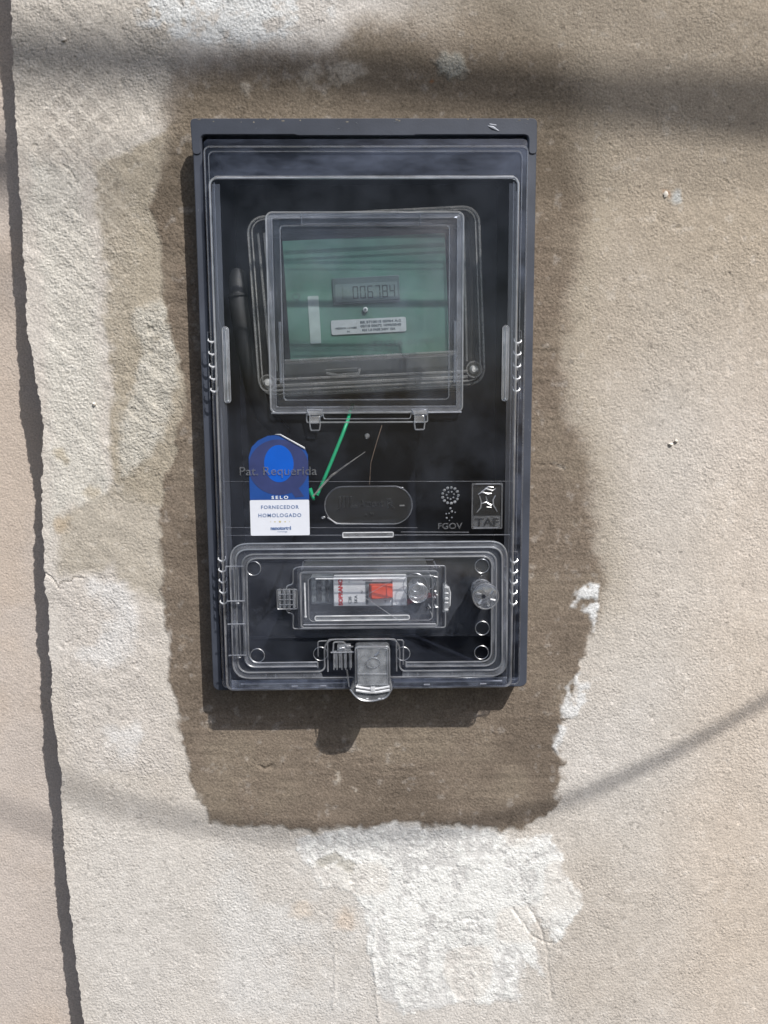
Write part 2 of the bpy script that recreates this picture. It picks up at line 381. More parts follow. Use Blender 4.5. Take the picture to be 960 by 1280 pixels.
    fine2 = fbm(x, z, 3.2, 95, 3); topband = sm(-318, -288, z)
    th = np.minimum(lime_s*.05, .35) + .55*fine + .9*fine2 + .5*med + .45*streak - .16 + .75*topband + .3*sm(40, 75, x) - .35*sm(.0, .5, vnoise(x, z, 42, 96))
    lime = (.45*sm(-.35, .25, th) + .55*sm(-.10, .15, th))*sm(-2.5, 1.5, lime_s + 2.5*fine2)
    core = sm(-2, 3, lime_s)
    mix(core, C(211, 203, 193), .85)
    mix(lime, C(229, 221, 209), .93); h += .28*lime + .12*core; rough += .25*core
    pe = core*sm(.25, .5, vnoise(x, z, 34, 93)); mix(pe*.6, C(212, 196, 178), .6)
    m = sm(-1, 1.5, sdf(wx, wz, poly((388, 1078), (420, 1066), (448, 1082), (440, 1092), (415, 1080), (396, 1088)))); mix(m, C(180, 170, 155), .85); h -= .3*m
    # lozenge imprint of a mesh, top left
    a, b = wall_mm(95, 150); u = (x-a)*.72+(z-b)*.69; v = (x-a)*-.66+(z-b)*.75
    lz = np.minimum(np.abs((u/11.5) % 1 - .5), np.abs((v/11.5) % 1 - .5))*2
    m = sm(34, 12, np.hypot((x-a)*1.0, (z-b)*.7 + 0)) + .55*sm(60, 15, np.hypot((x-a)*1.7-8, (z-b)*.55+38))
    m = np.clip(m, 0, 1); ln = sm(.34, .12, lz + .12*fine)
    mix(m*(1-ln), C(162, 150, 137), .45); mix(m*ln, C(202, 189, 173), .5); h += .16*m*ln
    # rusty and pale specks
    for (px, py, r, c) in ((833, 242, 3.2, (172, 128, 96)), (846, 246, 6, (196, 196, 190)), (540, 104, 2.0, (150, 92, 50)), (75, 570, 6, (176, 158, 130)),
                           (112, 615, 7, (178, 160, 134)), (80, 655, 9, (184, 160, 130)), (430, 1150, 12, (208, 184, 160)), (375, 1135, 10, (210, 190, 168))):
        a, b = wall_mm(px, py); mix(sm(r, r*.3, np.hypot(wx-a, wz-b)), C(*c), .6)
    mix(sm(.35, .7, fine)*.5, C(215, 206, 195), .25)
    col *= (1 + .10*fine + .05*med)[..., None]
    sp = vnoise(x, z, 1.9, 151)*vnoise(x, z, 3.7, 152); col *= (1 - .24*sm(.34, .55, sp) + .16*sm(.34, .55, -sp))[..., None]
    # relief
    g1 = vnoise(x, z, 2.3, 101); g2 = vnoise(x, z, 4.6, 102); g3 = fbm(x, z, 11, 103, 2); g4 = fbm(x, z, 60, 104, 2)
    diag = vnoise(x*.75+z*.66, (z*.75-x*.66)*.35, 5, 107)
    leftish = sm(40, -140, x)*sm(-420, -200, z)
    h = h + rough*(.075*g1 + .085*g2 + .13*g3) + .45*g4 + leftish*.22*diag*rough
    h = h + .25*leftish*np.minimum(0, g3+.1)*rough*2
    pit = fbm(x, z, 4.6, 109, 3)*vnoise(x, z, 13.7, 110); h -= .5*sm(.28, .5, pit)*rough
    sc = vnoise(x*.25, z, 6, 112); h += core*.12*sc
    for pts, wd, dp in ((((55, 716), (66, 724), (73, 735), (80, 726), (88, 727), (96, 722), (108, 724)), .5, 1.1), (((668, 580), (690, 582), (705, 586)), .4, .8),
                        (((110, 582), (120, 583), (132, 581)), .4, .6), 
                        (((78, 205), (90, 215), (96, 230)), .5, .7), 
                        (((850, 283), (842, 285)), .5, .7), (((905, 226), (912, 228)), .5, .8), (((326, 958), (333, 962), (340, 956)), 1.2, 1.0),
                        (((640, 1135), (655, 1155), (666, 1172), (690, 1180)), .8, .6), (((660, 1130), (675, 1160), (684, 1190), (690, 1250)), .8, .6), (((470, 1150), (466, 1200), (474, 1275)), .8, -.6),
                        (((418, 1180), (420, 1225), (416, 1262)), .8, -.5)):
        q = pline(x + .8*vnoise(x, z, 3, 120), z + .8*vnoise(x, z, 3, 121), [wall_mm(*p) for p in pts])
        h -= dp*sm(wd*1.6, wd*.3, q)
    return col, h, wet, lime, core, np.clip(rough*(1+.5*fbm(x, z, 26, 140, 3)), .3, 1.7)

def grid_mesh(xs, zs, shift_edge=True, base_d=0.0, hole=None, simple=False):
    X, Z = np.meshgrid(xs, zs)
    if shift_edge: X = X + (edge_x(Z)+213.0)*np.exp(-(X+213.0)/9.0)
    if simple:
        fine = fbm(X, Z, 6, 271, 3); med = fbm(X, Z, 40, 261); col = np.empty(X.shape+(3,))
        col[:] = np.array(lin(203, 188, 174, K))*np.array((.84, .88, .94)); col *= (1+.05*fine+.06*med)[..., None]
        t = sm(-.1, .5, fbm(X, Z, 90, 281)); col = col*(1-.5*t[..., None]) + np.array(lin(186, 169, 152, K))*.5*t[..., None]
        h = .055*vnoise(X, Z, 2.3, 201)+.08*vnoise(X, Z, 4.6, 202)+.10*fbm(X, Z, 11, 203, 2)+.4*fbm(X, Z, 60, 204, 2); wet = lime = np.zeros(X.shape); rough = np.full(X.shape, .55)
    else: col, h, wet, lime, core, rough = paint(X, Z)
    D = base_d + h
    co = np.stack([X, -D, Z], -1)/1000
    gx = np.gradient(co, axis=1); gz = np.gradient(co, axis=0); nr = np.cross(gx, gz)
    nr /= np.linalg.norm(nr, axis=-1, keepdims=True)+1e-12
    ny, nx = X.shape; idx = np.arange(nx*ny).reshape(ny, nx)
    F = np.stack([idx[:-1, :-1], idx[:-1, 1:], idx[1:, 1:], idx[1:, :-1]], -1).reshape(-1, 4)
    cen = lambda A: (A[:-1, :-1]+A[1:, 1:]).reshape(-1)/2
    if hole:
        cx, cz = cen(X), cen(Z); keep = ~((cx > hole[0]) & (cx < hole[1]) & (cz > hole[2]) & (cz < hole[3]))
    else: keep = np.ones(len(F), bool)
    cls = np.zeros(len(F), int)
    if not simple:
        cls[cen(wet) > .5] = 1; cls[cen(core) > .5] = 2
    return co.reshape(-1, 3), nr.reshape(-1, 3), np.concatenate([col, rough[..., None]], -1).reshape(-1, 4), F, keep, cls
def sub_mesh(name, co, nr, col, F, m):
    used = np.unique(F); rem = np.full(len(co), -1); rem[used] = np.arange(len(used)); F = rem[F]
    me = bpy.data.meshes.new(name); me.vertices.add(len(used)); me.vertices.foreach_set('co', co[used].astype(np.float32).ravel())
    me.loops.add(F.size); me.loops.foreach_set('vertex_index', F.astype(np.int32).ravel())
    me.polygons.add(len(F)); me.polygons.foreach_set('loop_start', np.arange(0, F.size, 4, dtype=np.int32))
    me.update(calc_edges=True); me.validate()
    me.polygons.foreach_set('use_smooth', np.ones(len(F), bool))
    a = me.color_attributes.new('albedo', 'FLOAT_COLOR', 'POINT')
    a.data.foreach_set('color', col[used].astype(np.float32).ravel())
    me.normals_split_custom_set_from_vertices([tuple(v) for v in nr[used]])
    me.materials.append(m); return me
def plaster(name, grain=.20, amp=1.0):
    m = bpy.data.materials.new(name); m.use_nodes = True; N = m.node_tree; L = N.links; b = N.nodes['Principled BSDF']
    at = N.nodes.new('ShaderNodeAttribute'); at.attribute_name = 'albedo'
    tc = N.nodes.new('ShaderNodeTexCoord')
    def noise(sc, det, ro=.5):
        n = N.nodes.new('ShaderNodeTexNoise'); n.inputs['Scale'].default_value = sc; n.inputs['Detail'].default_value = det; n.inputs['Roughness'].default_value = ro
        L.new(tc.outputs['Object'], n.inputs['Vector']); return n.outputs[0]
    def math_(op, a, b_):
        q = N.nodes.new('ShaderNodeMath'); q.operation = op
        for i, v in enumerate((a, b_)):
            if isinstance(v, (int, float)): q.inputs[i].default_value = v
            else: L.new(v, q.inputs[i])
        return q.outputs[0]
    coarse = noise(620, 4, .6)
    r = N.nodes.new('ShaderNodeMapRange'); r.inputs[1].default_value = .33; r.inputs[2].default_value = .67; r.inputs[3].default_value = 1-grain; r.inputs[4].default_value = 1+grain
    L.new(noise(820, 3, .7), r.inputs[0])
    mx = N.nodes.new('ShaderNodeVectorMath'); mx.operation = 'SCALE'; L.new(at.outputs['Color'], mx.inputs[0]); L.new(r.outputs[0], mx.inputs['Scale'])
    L.new(mx.outputs[0], b.inputs['Base Color']); b.inputs['Roughness'].default_value = .95; b.inputs['Specular IOR Level'].default_value = .1
    v = N.nodes.new('ShaderNodeTexVoronoi'); v.feature = 'SMOOTH_F1'; v.inputs['Scale'].default_value = 560; v.inputs['Smoothness'].default_value = .6; L.new(tc.outputs['Object'], v.inputs['Vector'])
    hh = math_('ADD', math_('MULTIPLY', coarse, 1.0), math_('MULTIPLY', v.outputs['Distance'], -.45))
    hh = math_('MULTIPLY', hh, at.outputs['Alpha'])
    bp = N.nodes.new('ShaderNodeBump'); bp.inputs['Strength'].default_value = 1; bp.inputs['Distance'].default_value = .00085*amp
    L.new(hh, bp.inputs['Height']); L.new(bp.outputs[0], b.inputs['Normal'])
    return m
M['plaster'] = plaster('weathered_plaster'); M['mortar'] = plaster('damp_mortar', .26, 1.0); M['lime'] = plaster('lime_wash', .10, .8)
def spaced(a, b, step, far_lo, far_hi, grow=1.35):
    xs = list(np.arange(a, b, step)); s = step; x = a
    lo = []
    while far_lo is not None and x > far_lo: s *= grow; x -= s; lo.append(x)
    s = step; x = xs[-1]; hi = []
    while x < far_hi: s *= grow; x += s; hi.append(x)
    return np.array(lo[::-1]+xs+hi)
xs = spaced(-213, 300, .85, None, 1500); zs = spaced(-612, 118, .85, -1400, 1200)
co, nr, col, F, keep, cls = grid_mesh(xs, zs, True, 0.0, (-100.5, 100.5, -326.5, 18.5))
wall = put('plastered_wall', sub_mesh('plastered_wall', co, nr, col, F[keep & (cls == 0)], M['plaster']))
tag(wall, 'rough sand coloured plastered wall that the meter box is set into', 'wall')
put('mortar_patch', sub_mesh('mortar_patch', co, nr, col, F[keep & (cls == 1)], M['mortar']), wall, 'dark damp mortar smeared around the meter box')
put('lime_patch', sub_mesh('lime_patch', co, nr, col, F[keep & (cls == 2)], M['lime']), wall, 'flaking white lime splash below the meter box')
nz, nx = len(zs), len(xs)                            # the slab's broken left side, down to the wall behind
e0 = co.reshape(nz, nx, 3)[:, 0]; bm = bmesh.new(); pr = None
for i in range(0, nz):
    a = bm.verts.new(e0[i]); b = bm.verts.new(e0[i]+np.array([.004, .046, 0])); c = bm.verts.new(e0[i]+np.array([.0006*math.sin(i*1.7), .012, 0]))
    if pr: bm.faces.new((pr[0], a, c, pr[1])); bm.faces.new((pr[1], c, b, pr[2]))
    pr = (a, c, b)
M['edge'] = mat('broken_plaster_edge', lin(150, 135, 120, K), .95, .15, 300)
obj('plaster_edge', bm, M['edge'], wall, angle=180)
xs2 = np.concatenate([np.array([-1500, -900, -600, -450, -380, -350, -330]), np.arange(-318, -190, 1.1)]); zs2 = spaced(-660, 160, 1.1, -1400, 1200)
c2, n2, k2, F2, kp, cl = grid_mesh(xs2, zs2, False, -40.0, None, True)
side = put('side_wall', sub_mesh('side_wall', c2, n2, k2, F2, M['plaster']))
tag(side, 'smooth pinkish plaster wall set back behind the broken left edge', 'wall')
# loose pale chips stuck to the plaster
M['chip'] = mat('pale_chip', lin(222, 214, 202, K), .9, .1, 500)
rnd = random.Random(4)
def chip(px, py, rx, rz, m):
    x, z = wall_mm(px, py); bm = bmesh.new(); blob(bm, x, z, .5, rx, rz, .9, 9)
    for v in bm.verts: v.co += Vector((rnd.uniform(-1, 1), rnd.uniform(-1, 1), rnd.uniform(-1, 1)))*.00035
    obj('plaster_chip', bm, m, wall)
for a in ((838, 555, 1.5, 1.1), (845, 551, 1.3, 1.0), (80, 50, 1.6, 1.2), (118, 505, .9, 1.0), (832, 243, 1.6, 1.9)): chip(*a, M['chip'])

# ------------------------------------------------------------------ the meter box
BOX = thing('meter_box', P(0, -328.7, 0), 'dark grey electricity meter box with clear plastic lid set in the wall', 'meter box')
# tray: deep black shell with a grey rim
bm = bmesh.new()
ro = lambda i, r, top=20: rrect(-102.5+i, 102.5-i, -328.7+i, top-i, r)
loft(bm, [path(ro(5.6, 3), 15.0), path(ro(5.9, 3), 0), path(ro(7.5, 4), -78)], False, True)
obj('tray', bm, M['tray'], BOX)
bm = bmesh.new(); frame(bm, ro(0, 4), ro(5.4, 3), -12, 18); obj('rim', bm, M['grey'], BOX, bevel=.7)
# hood over the top, with two short cheeks
bm = bmesh.new()
outl = roundpoly([(-102.7, 3), (-103.4, 23.4), (102.4, 23.4), (102.6, 3), (97.6, 3), (97.6, 14.0), (30, 14.0), (29, 13.6), (-40, 13.6), (-42, 14.2), (-97.6, 14.2), (-97.6, 3)], 3.0, True, 4)
slab(bm, outl, 12, 18.6); obj('hood', bm, M['grey'], BOX, bevel=.6)
sc = bmesh.new(); tube(sc, [(73, 19, 18.7), (76, 18, 18.8), (79.5, 16.2, 18.7)], [.15, .75, .2], n=6); tube(sc, [(74, 20, 18.6), (78, 19.4, 18.6)], .3)
obj('scuff', sc, M['paper'], BOX)
rs = random.Random(21)
for i in range(16):
    e = rs.choice('ttlr'); L_ = rs.uniform(.8, 3.5)
    if e == 't': x, z, d = rs.uniform(-98, 96), rs.uniform(15, 22), 18.62; a = rs.uniform(-.5, .5)
    else: x, z, d = (-99.8 if e == 'l' else 100.2)+rs.uniform(-1.2, 1.2), rs.uniform(-320, -5), 18.02; a = math.pi/2+rs.uniform(-.3, .3)
    sc = bmesh.new(); tube(sc, [(x, z, d), (x+L_*.5*math.cos(a), z+L_*.5*math.sin(a), d+.02), (x+L_*math.cos(a), z+L_*math.sin(a), d)], [.06, rs.uniform(.10, .22), .05], n=5)
    obj('scuff', sc, M['scuff'], BOX)
for i in range(14):
    x, z = rs.uniform(-100, 100), rs.uniform(21, 23.2); sc = bmesh.new(); blob(sc, x, z, 18.4, rs.uniform(.4, 1.6), rs.uniform(.3, .6), .35, 7); obj('mortar_splash', sc, M['splash'], BOX)
# lid
bm = bmesh.new()
def lr(x0, x1, z0, z1, r, d): return [(x, z, d) for x, z in rrect(x0, x1, z0, z1, r, 6)]
rings = [lr(-96.6, 97.6, -325.5, 12.6, 3, 14.0), lr(-96.2, 97.2, -325.3, 12.0, 3, 17.6), lr(-95.6, 96.8, -325.0, 7.6, 3, 18.4), lr(-94.8, 96.3, -324.8, 6.4, 3, 22.4), lr(-94.0, 95.6, -324.6, 5.2, 3, 23.4),
         lr(-92.0, 91.2, -324.4, -11.6, 4, 24.4), lr(-91.3, 90.2, -324.2, -13.0, 4, 25.2), lr(-90.8, 89.6, -323.9, -13.8, 4, 29.2), lr(-90.0, 88.8, -323.2, -14.6, 4, 30.0)]
loft(bm, rings[5:], False, True)
LID = obj('lid', bm, M['sheet'], BOX, angle=30)
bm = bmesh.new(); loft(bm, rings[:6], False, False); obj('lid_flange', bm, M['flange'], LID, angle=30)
bm = bmesh.new(); 
def lu(x0, x1, z0, d): return [(p[0], p[1], d) for p in roundpoly([(x0, -18), (x0, z0), (x1, z0), (x1, -18)], 4, False)]
loft(bm, [lu(-89.8, 88.6, -323.0, 28.8), lu(-90.4, 89.2, -323.6, 18.0), lu(-92.5, 91.5, -323.8, 17.6)], False, False, False); obj('lid_shadow_lining', bm, M['wall'], LID, angle=30)  # dark lining added inside the clear edge to deepen the lid's shadow
bm = bmesh.new()
tube(bm, path(rrect(-91.0, 89.8, -324.0, -13.4, 4), 29.0), .75, True)
tube(bm, path([(-88, -12.8), (87, -12.8)], 28.6), .8)
obj('lid_edge_rib', bm, M['rib'], LID)
bm = bmesh.new(); tube(bm, path([(-87, -13.6), (-30, -13.5), (30, -13.7), (87.6, -13.6)], 29.9), [.3, .5, .6, .7]); tube(bm, path([(88, -14), (89.6, -17), (89.7, -40)], 29.8), [.7, .5, .2]); obj('lid_highlight_rib', bm, M['ribtop'], LID)  # pale tubes paint the highlight along the lid's top edge
bm = bmesh.new(); box(bm, -88, 87, -323.0, -317.2, 30.15, 31.0); obj('gutter', bm, M['gutter'], LID, bevel=.3)  # strip added to paint a pale bluish haze along the lid's foot
bm = bmesh.new(); tube(bm, path(rrect(-94.6, 96.1, -324.6, 5.8, 3), 23.6), .55, True)
tube(bm, path(rrect(-92.0, 92.6, -323.6, 2.8, 3), 24.6), .35, True)
obj('flange_rib', bm, M['ribdim'], LID)
bm = bmesh.new()
for x0, x1 in ((-97.0, -92.6), (92.9, 98.2)): pass
tube(bm, path([(-88.3, -16), (-88.3, -95), (-86.6, -99)], 29.8), .3); tube(bm, path([(87.0, -16), (87.0, -322)], 29.8), .3); tube(bm, path([(-88.6, -146), (-88.6, -322)], 29.8), .3)
tube(bm, path([(-89, -191), (88.6, -192.2)], 30.1), .22)
tube(bm, path([(-88, -219.5), (30, -220.6)], 30.1), .25); tube(bm, path([(-88, -224.4), (88, -225.6)], 30.1), .3)
tube(bm, path([(20, -223.2), (62, -223.8)], 30.1), .3)
obj('moulding_line', bm, M['ribdim'], LID)
for x0, x1 in ((-89.6, -85.0), (84.2, 88.4)):
    bm = bmesh.new(); box(bm, x0, x1, -322, -17, 30.1, 30.5); obj('lid_margin', bm, M['hazedim'], LID)
# bottom gutter of the lid
bm = bmesh.new(); tube(bm, path([(-82, -320), (-14, -320)], 30.3), .6); tube(bm, path([(15, -320), (84, -320)], 30.3), .6)
for x in (-66, -60, -42, -36, 24, 30, 52, 66): tube(bm, [(x, -313.6, 31), (x, -316.4, 31)], .55)
for x in (-48, -30, 36, 72): tube(bm, [(x-2, -321.8, 30.4), (x+2, -321.8, 30.4)], .7)
obj('gutter_rib', bm, M['rib'], LID)
# toothed clips at the sides
tooth = None
def teeth(x, zt, pitch, n, sgn, dx):
    global tooth
    for i in range(n):
        if tooth is None:
            bm = bmesh.new()
            tube(bm, [(-2.2, 1.6, 27), (-2.4, .6, 27.5), (-1.4, -.2, 28)], [.3, .42, .5]); tube(bm, [(-1.4, -.2, 28), (0, -.7, 28.2), (1.5, -.2, 28)], [.55, .7, .55])
            tube(bm, [(1.5, -.2, 28), (2.1, 1.0, 27.6), (2.1, 2.4, 27)], [.5, .4, .25]); tube(bm, [(-.5, -1.5, 27.6), (-.3, -2.4, 27.2)], [.4, .3])
            tooth = obj('clip_tooth', bm, M['ribhot'], LID); t = tooth; t.location = P(x, zt, 0)
        else:
            t = tooth.copy(); COL.objects.link(t); t.location = P(x + dx*i, zt - pitch*i, 0)
        t.scale = (sgn, 1, 1)
teeth(-93.8+.6, -106.5, 7.35, 5, 1, .12); teeth(91.0, -108.0, 7.2, 5, -1, -.12); teeth(-92.2+.4, -240.3, 6.8, 5, 1, .05); teeth(90.9, -243.0, 6.75, 5, -1, -.05)
for x, z0, z1 in ((-93.2, -101, -141), (90.9, -101, -142), (-92.0, -235, -276), (90.9, -237, -277)):
    bm = bmesh.new(); tube(bm, [(x-2.8, z0, 26.4), (x-2.8, z1, 26.4)], .25); tube(bm, [(x+2.6, z0, 26.4), (x+2.6, z1, 26.4)], .25); tube(bm, [(x-2.8, z0, 26.4), (x+2.6, z0, 26.4)], .2)
    obj('clip_rail', bm, M['ribdim'], LID)
# two long grips
for x in (-84.4, 83.2):
    bm = bmesh.new(); slab(bm, rrect(x-1.9, x+1.9, -143.2, -98.4, 1.88, 8), 29.8, 31.2, .5)
    g = obj('grip', bm, M['block'], LID, bevel=.25)
    bm = bmesh.new(); tube(bm, path(rrect(x-1.9, x+1.9, -143.2, -98.4, 1.88, 8), 31.0), .28, True); tube(bm, path([(x+.2, -101), (x+.2, -142)], 31.5), [.3, .6]); blob(bm, x+.1, -142.3, 31.3, 1.1, .9, .6)
    obj('grip_ridge', bm, M['rib'], LID)
# fine print and emblems moulded in the lid
text('Pat. Requerida', -55.0, -185.4, 30.9, 7.4, M['letter'], 'moulded_lettering', LID, width=47, ext=.25)
bm = bmesh.new(); slab(bm, rrect(-27, 26.8, -218, -194.6, 11.6, 12), 29.6, 30.5, .3); OV = obj('oval_plate', bm, M['oval'], LID)
bm = bmesh.new(); tube(bm, path(rrect(-27, 26.8, -218, -194.6, 11.6, 12), 30.5), .38, True); tube(bm, path([(-25.5, -213.5), (-20, -217.5), (8, -218)], 30.8), [.5, .5, .2]); blob(bm, -28, -213.6, 30.5, 1.6, .9, .6); blob(bm, 20.5, -195.6, 30.8, 1.4, .6, .5)
obj('oval_rim', bm, M['ribdim'], LID)
text('JIIL', -13.5, -205.2, 30.65, 9.5, M['embossdark'], 'moulded_lettering', LID, width=12.5, ext=.2, bold=.25)
text('Amont', 1.5, -205.0, 30.65, 6.5, M['embossdark'], 'moulded_lettering', LID, width=15, ext=.2, bold=.1); text('R', 13.6, -205.2, 30.65, 8, M['embossdark'], 'moulded_lettering', LID, width=5, ext=.2, bold=.2)
text('-', 20.6, -206.6, 30.7, 8, M['rib'], 'moulded_lettering', LID, width=3, ext=.2)
text('A M', 0, -211.8, 30.65, 4, M['embossdark'], 'moulded_lettering', LID, width=6, ext=.2)
bm = bmesh.new(); slab(bm, rrect(-16, 14.8, -226, -223.4, .5, 3), 30, 31.2, .3); obj('slot_bar', bm, M['block'], LID)
bm = bmesh.new(); tube(bm, path(rrect(-16.2, 15, -226.1, -223.2, .6, 3), 31.2), .38, True); obj('slot_rim', bm, M['ribhot'], LID)
bm = bmesh.new()
for i in range(13):
    a = 2*math.pi*i/13; blob(bm, 50.4+4.9*math.cos(a), -200.6+4.9*math.sin(a), 30.4, 1.15-.2*(i % 3 == 0), .95, .7, 6)
for i in range(7):
    a = 2*math.pi*i/7+.3; blob(bm, 50.4+2.3*math.cos(a), -200.6+2.3*math.sin(a), 30.4, .65, .6, .5, 6)
for x, z, r in ((50.5, -208.6, .8), (51.4, -210.6, .85), (47.9, -212, .55), (49.7, -211.7, .5), (48.2, -214.6, .7), (51.4, -214.4, .55), (53.4, -211.2, .5), (49.9, -216.2, .4)): blob(bm, x, z, 30.4, r, r*.9, .6, 6)
obj('tree_emblem', bm, M['rib'], LID)
text('FGOV', 50.4, -219.6, 30.6, 5.2, M['letter'], 'moulded_lettering', LID, width=15, ext=.25, bold=.05)
bm = bmesh.new(); frame(bm, rrect(63.6, 82.8, -221.6, -193.2, .6, 2), rrect(64.5, 81.9, -220.6, -194.2, .4, 2), 29.8, 30.9)
obj('emblem_plate', bm, M['letter'], LID); bm = bmesh.new(); box(bm, 64.7, 81.6, -220.4, -213.6, 29.8, 30.5); obj('emblem_panel', bm, M['letter'], LID); bm = bmesh.new(); box(bm, 64.8, 81.5, -213.4, -194.4, 29.8, 30.3); obj('emblem_panel', bm, M['oval'], LID)
bm = bmesh.new()
for pts in (((67.5, -200.2), (70, -198.6), (73.5, -199.8), (76, -199.5)), ((69.5, -198.4), (72.5, -196.6), (76.5, -197.8), (78.5, -196.6)), ((71.6, -196.6), (74, -195.4), (77, -195.8)),
            ((68.5, -201), (69.6, -205), (69.2, -208.5), (66.8, -211.4)), ((69.4, -206), (72.5, -205), (75.5, -206.8), (77, -206)), ((72.5, -201.5), (73, -204), (74.5, -206)),
            ((78.4, -200.8), (76.8, -203.6), (77.2, -207), (79.6, -211.0)), ((73, -208), (76, -208.2))):
    tube(bm, path(pts, 30.5), [.25]+[.5]*(len(pts)-2)+[.22], n=5)
tube(bm, path([(66, -193.7), (81, -193.7)], 30.9), .25); tube(bm, path([(65, -221.1), (80, -221.1)], 30.9), .25)
obj('bird_emblem', bm, M['rib'], LID)
text('TAF', 73.2, -217.2, 30.75, 6.6, M['embossdark'], 'moulded_lettering', LID, width=14.6, ext=.25, bold=.12)
bm = bmesh.new(); cyl(bm, [(-.5, -163.8, 29.6), (-.5, -163.8, 31.0), (-.5, -163.8, 31.6)], [1.7, 1.5, .9], 16); obj('lid_pip', bm, M['rib'], LID)

# reading window: a clear hinged door over the meter
bm = bmesh.new(); slab(bm, rrect(-57.6, 56.6, -149.2, -34.2, 3), 30.6, 31.4, .3)
WIN = obj('window_door', bm, M['sheet'], BOX)
bm = bmesh.new(); frame(bm, rrect(-58.2, 57.0, -149.6, -33.8, 3), rrect(-50.0, 48.8, -141.8, -41.4, 2), 31.6, 34)
obj('window_frame', bm, M['emboss'], WIN, bevel=.4)
bm = bmesh.new(); tube(bm, path(rrect(-58.2, 57.0, -149.6, -33.8, 3.6), 33.7), .6, True); obj('window_rib', bm, M['rib'], WIN)
bm = bmesh.new(); tube(bm, path(rrect(-54.8, 53.6, -146, -37.0, 1.2), 34.0), .38, True); tube(bm, path(rrect(-50.2, 48.9, -141.9, -41.2, 2.2), 33.6), .42, True)
tube(bm, path([(-38, -40.6), (38, -40.0)], 34.2), .5); tube(bm, path([(-37.4, -34), (-37.4, -41)], 34.2), .35); tube(bm, path([(31.8, -34), (31.8, -41)], 34.2), .35)
for x in (-51.6, 52.4): tube(bm, path([(x, -96), (x, -132)], 34.2), .9)
obj('window_rib', bm, M['ribdim'], WIN)
bm = bmesh.new(); frame(bm, rrect(-58.0, 56.8, -149.4, -34.0, 3), rrect(-54.9, 53.7, -146.1, -36.9, 1.2), 33.0, 33.6); obj('window_band', bm, M['haze'], WIN)
bm = bmesh.new(); box(bm, -37.4, 31.8, -40.9, -34.0, 33.8, 35.2); obj('finger_grip', bm, M['emboss'], WIN, bevel=.3)
bm = bmesh.new(); tube(bm, path(roundpoly([(-58, -149.6), (-36.8, -149.6), (-36.8, -155.2), (36.0, -155.4), (36.0, -149.8), (56.6, -149.6)], 1.0, False), 33.8), .5)
tube(bm, path(roundpoly([(-27.2, -149), (-26.4, -153.2), (25.6, -153.4), (26.4, -149)], 1.2, False), 33.8), .35)
obj('hinge_rail', bm, M['rib'], WIN)
for x, s in ((-31.8, 1), (31.2, -1)):
    bm = bmesh.new(); box(bm, x-4.6, x+4.6, -151.2, -147.8, 32, 35.6); box(bm, x-3.1, x+3.1, -156, -151.4, 32, 35.2)
    h_ = obj('hinge', bm, M['block'], WIN, bevel=.4)
    bm = bmesh.new(); tube(bm, path(roundpoly([(x-3.2, -156), (x-2.6, -160.0), (x+2.6, -160.0), (x+3.2, -156)], .8, False), 34.6), .45)
    tube(bm, path([(x-4.6, -147.8), (x+4.6, -147.8), (x+4.6, -151), (x+3.1, -152), (x+3.1, -156)], 35.6), .3); tube(bm, path([(x-4.6, -147.8), (x-3.0, -151.2), (x-3.1, -156)], 35.6), .3)
    obj('hinge_tab', bm, M['rib'], WIN)

# lower cover over the breaker
COV_out = lambda i: [(-85.3+i, -229+i*-1), (85.4-i, -229-i), (86.4-i, -316+i), (17-i*0+ -(-3.5 if i else 0), -316+i), (17+(0 if not i else i), -290.3), (-27-(0 if not i else i), -290.3), (-27-(0 if not i else i), -316+i), (-86-(-i), -316+i)]
bm = bmesh.new(); slab(bm, rrect(-85.5, 85.9, -289.6, -229, 11), 31.4, 32.2, .3); COV = obj('lower_cover', bm, M['cover'], BOX)
bm = bmesh.new()
tube(bm, path(roundpoly([(-85.4, -229), (85.4, -229), (86.3, -315.6), (-86.2, -315.0)], 11, True, 8), 33.6), .5, True)
tube(bm, path(roundpoly([(-82.2, -232.6), (82.4, -232.6), (83.4, -311.6), (20.6, -311.4), (18.6, -309), (18.6, -290.4), (-28.6, -290.2), (-28.6, -309), (-31, -311), (-83.0, -311.2)], 8, True, 8), 33.8), .55, True)
obj('cover_rib', bm, M['rib'], COV)
bm = bmesh.new()
pth = [(-33, -307.6), (-78.8, -307.6), (-78.4, -235.6), (78.8, -235.6), (79.2, -308.6), (22.4, -308.4)]
tube(bm, path(roundpoly(pth, 8, False, 8), 34.2), .5)
pth2 = [(-33, -304.8), (-76.0, -304.8), (-75.6, -238.2), (76.0, -238.2), (76.4, -305.8), (22.4, -305.6)]
tube(bm, path(roundpoly(pth2, 7, False, 8), 34.2), .5)
for x in (-33, 22.4): tube(bm, path([(x, -304.8), (x, -308.2)], 34.2), .55)
obj('cover_rib', bm, M['rib'], COV)
bm = bmesh.new()
tube(bm, path(roundpoly([(-26.6, -311), (-26.6, -290.2), (16.6, -290.4), (16.6, -311.2)], 2.4, False), 34.4), .5)
tube(bm, path(roundpoly([(-32.6, -301), (-32.6, -291.2), (-27, -291)], 1.5, False), 34.2), .35); tube(bm, path(roundpoly([(20.8, -307), (21.0, -291.2), (17, -291)], 1.5, False), 34.2), .45)
obj('notch_rib', bm, M['rib'], COV)
for x in (-84.0, 84.6):
    bm = bmesh.new(); tube(bm, path([(x, -245), (x, -300)], 33.6), .7)
    obj('cover_side_rib', bm, M['ribdim'], COV)
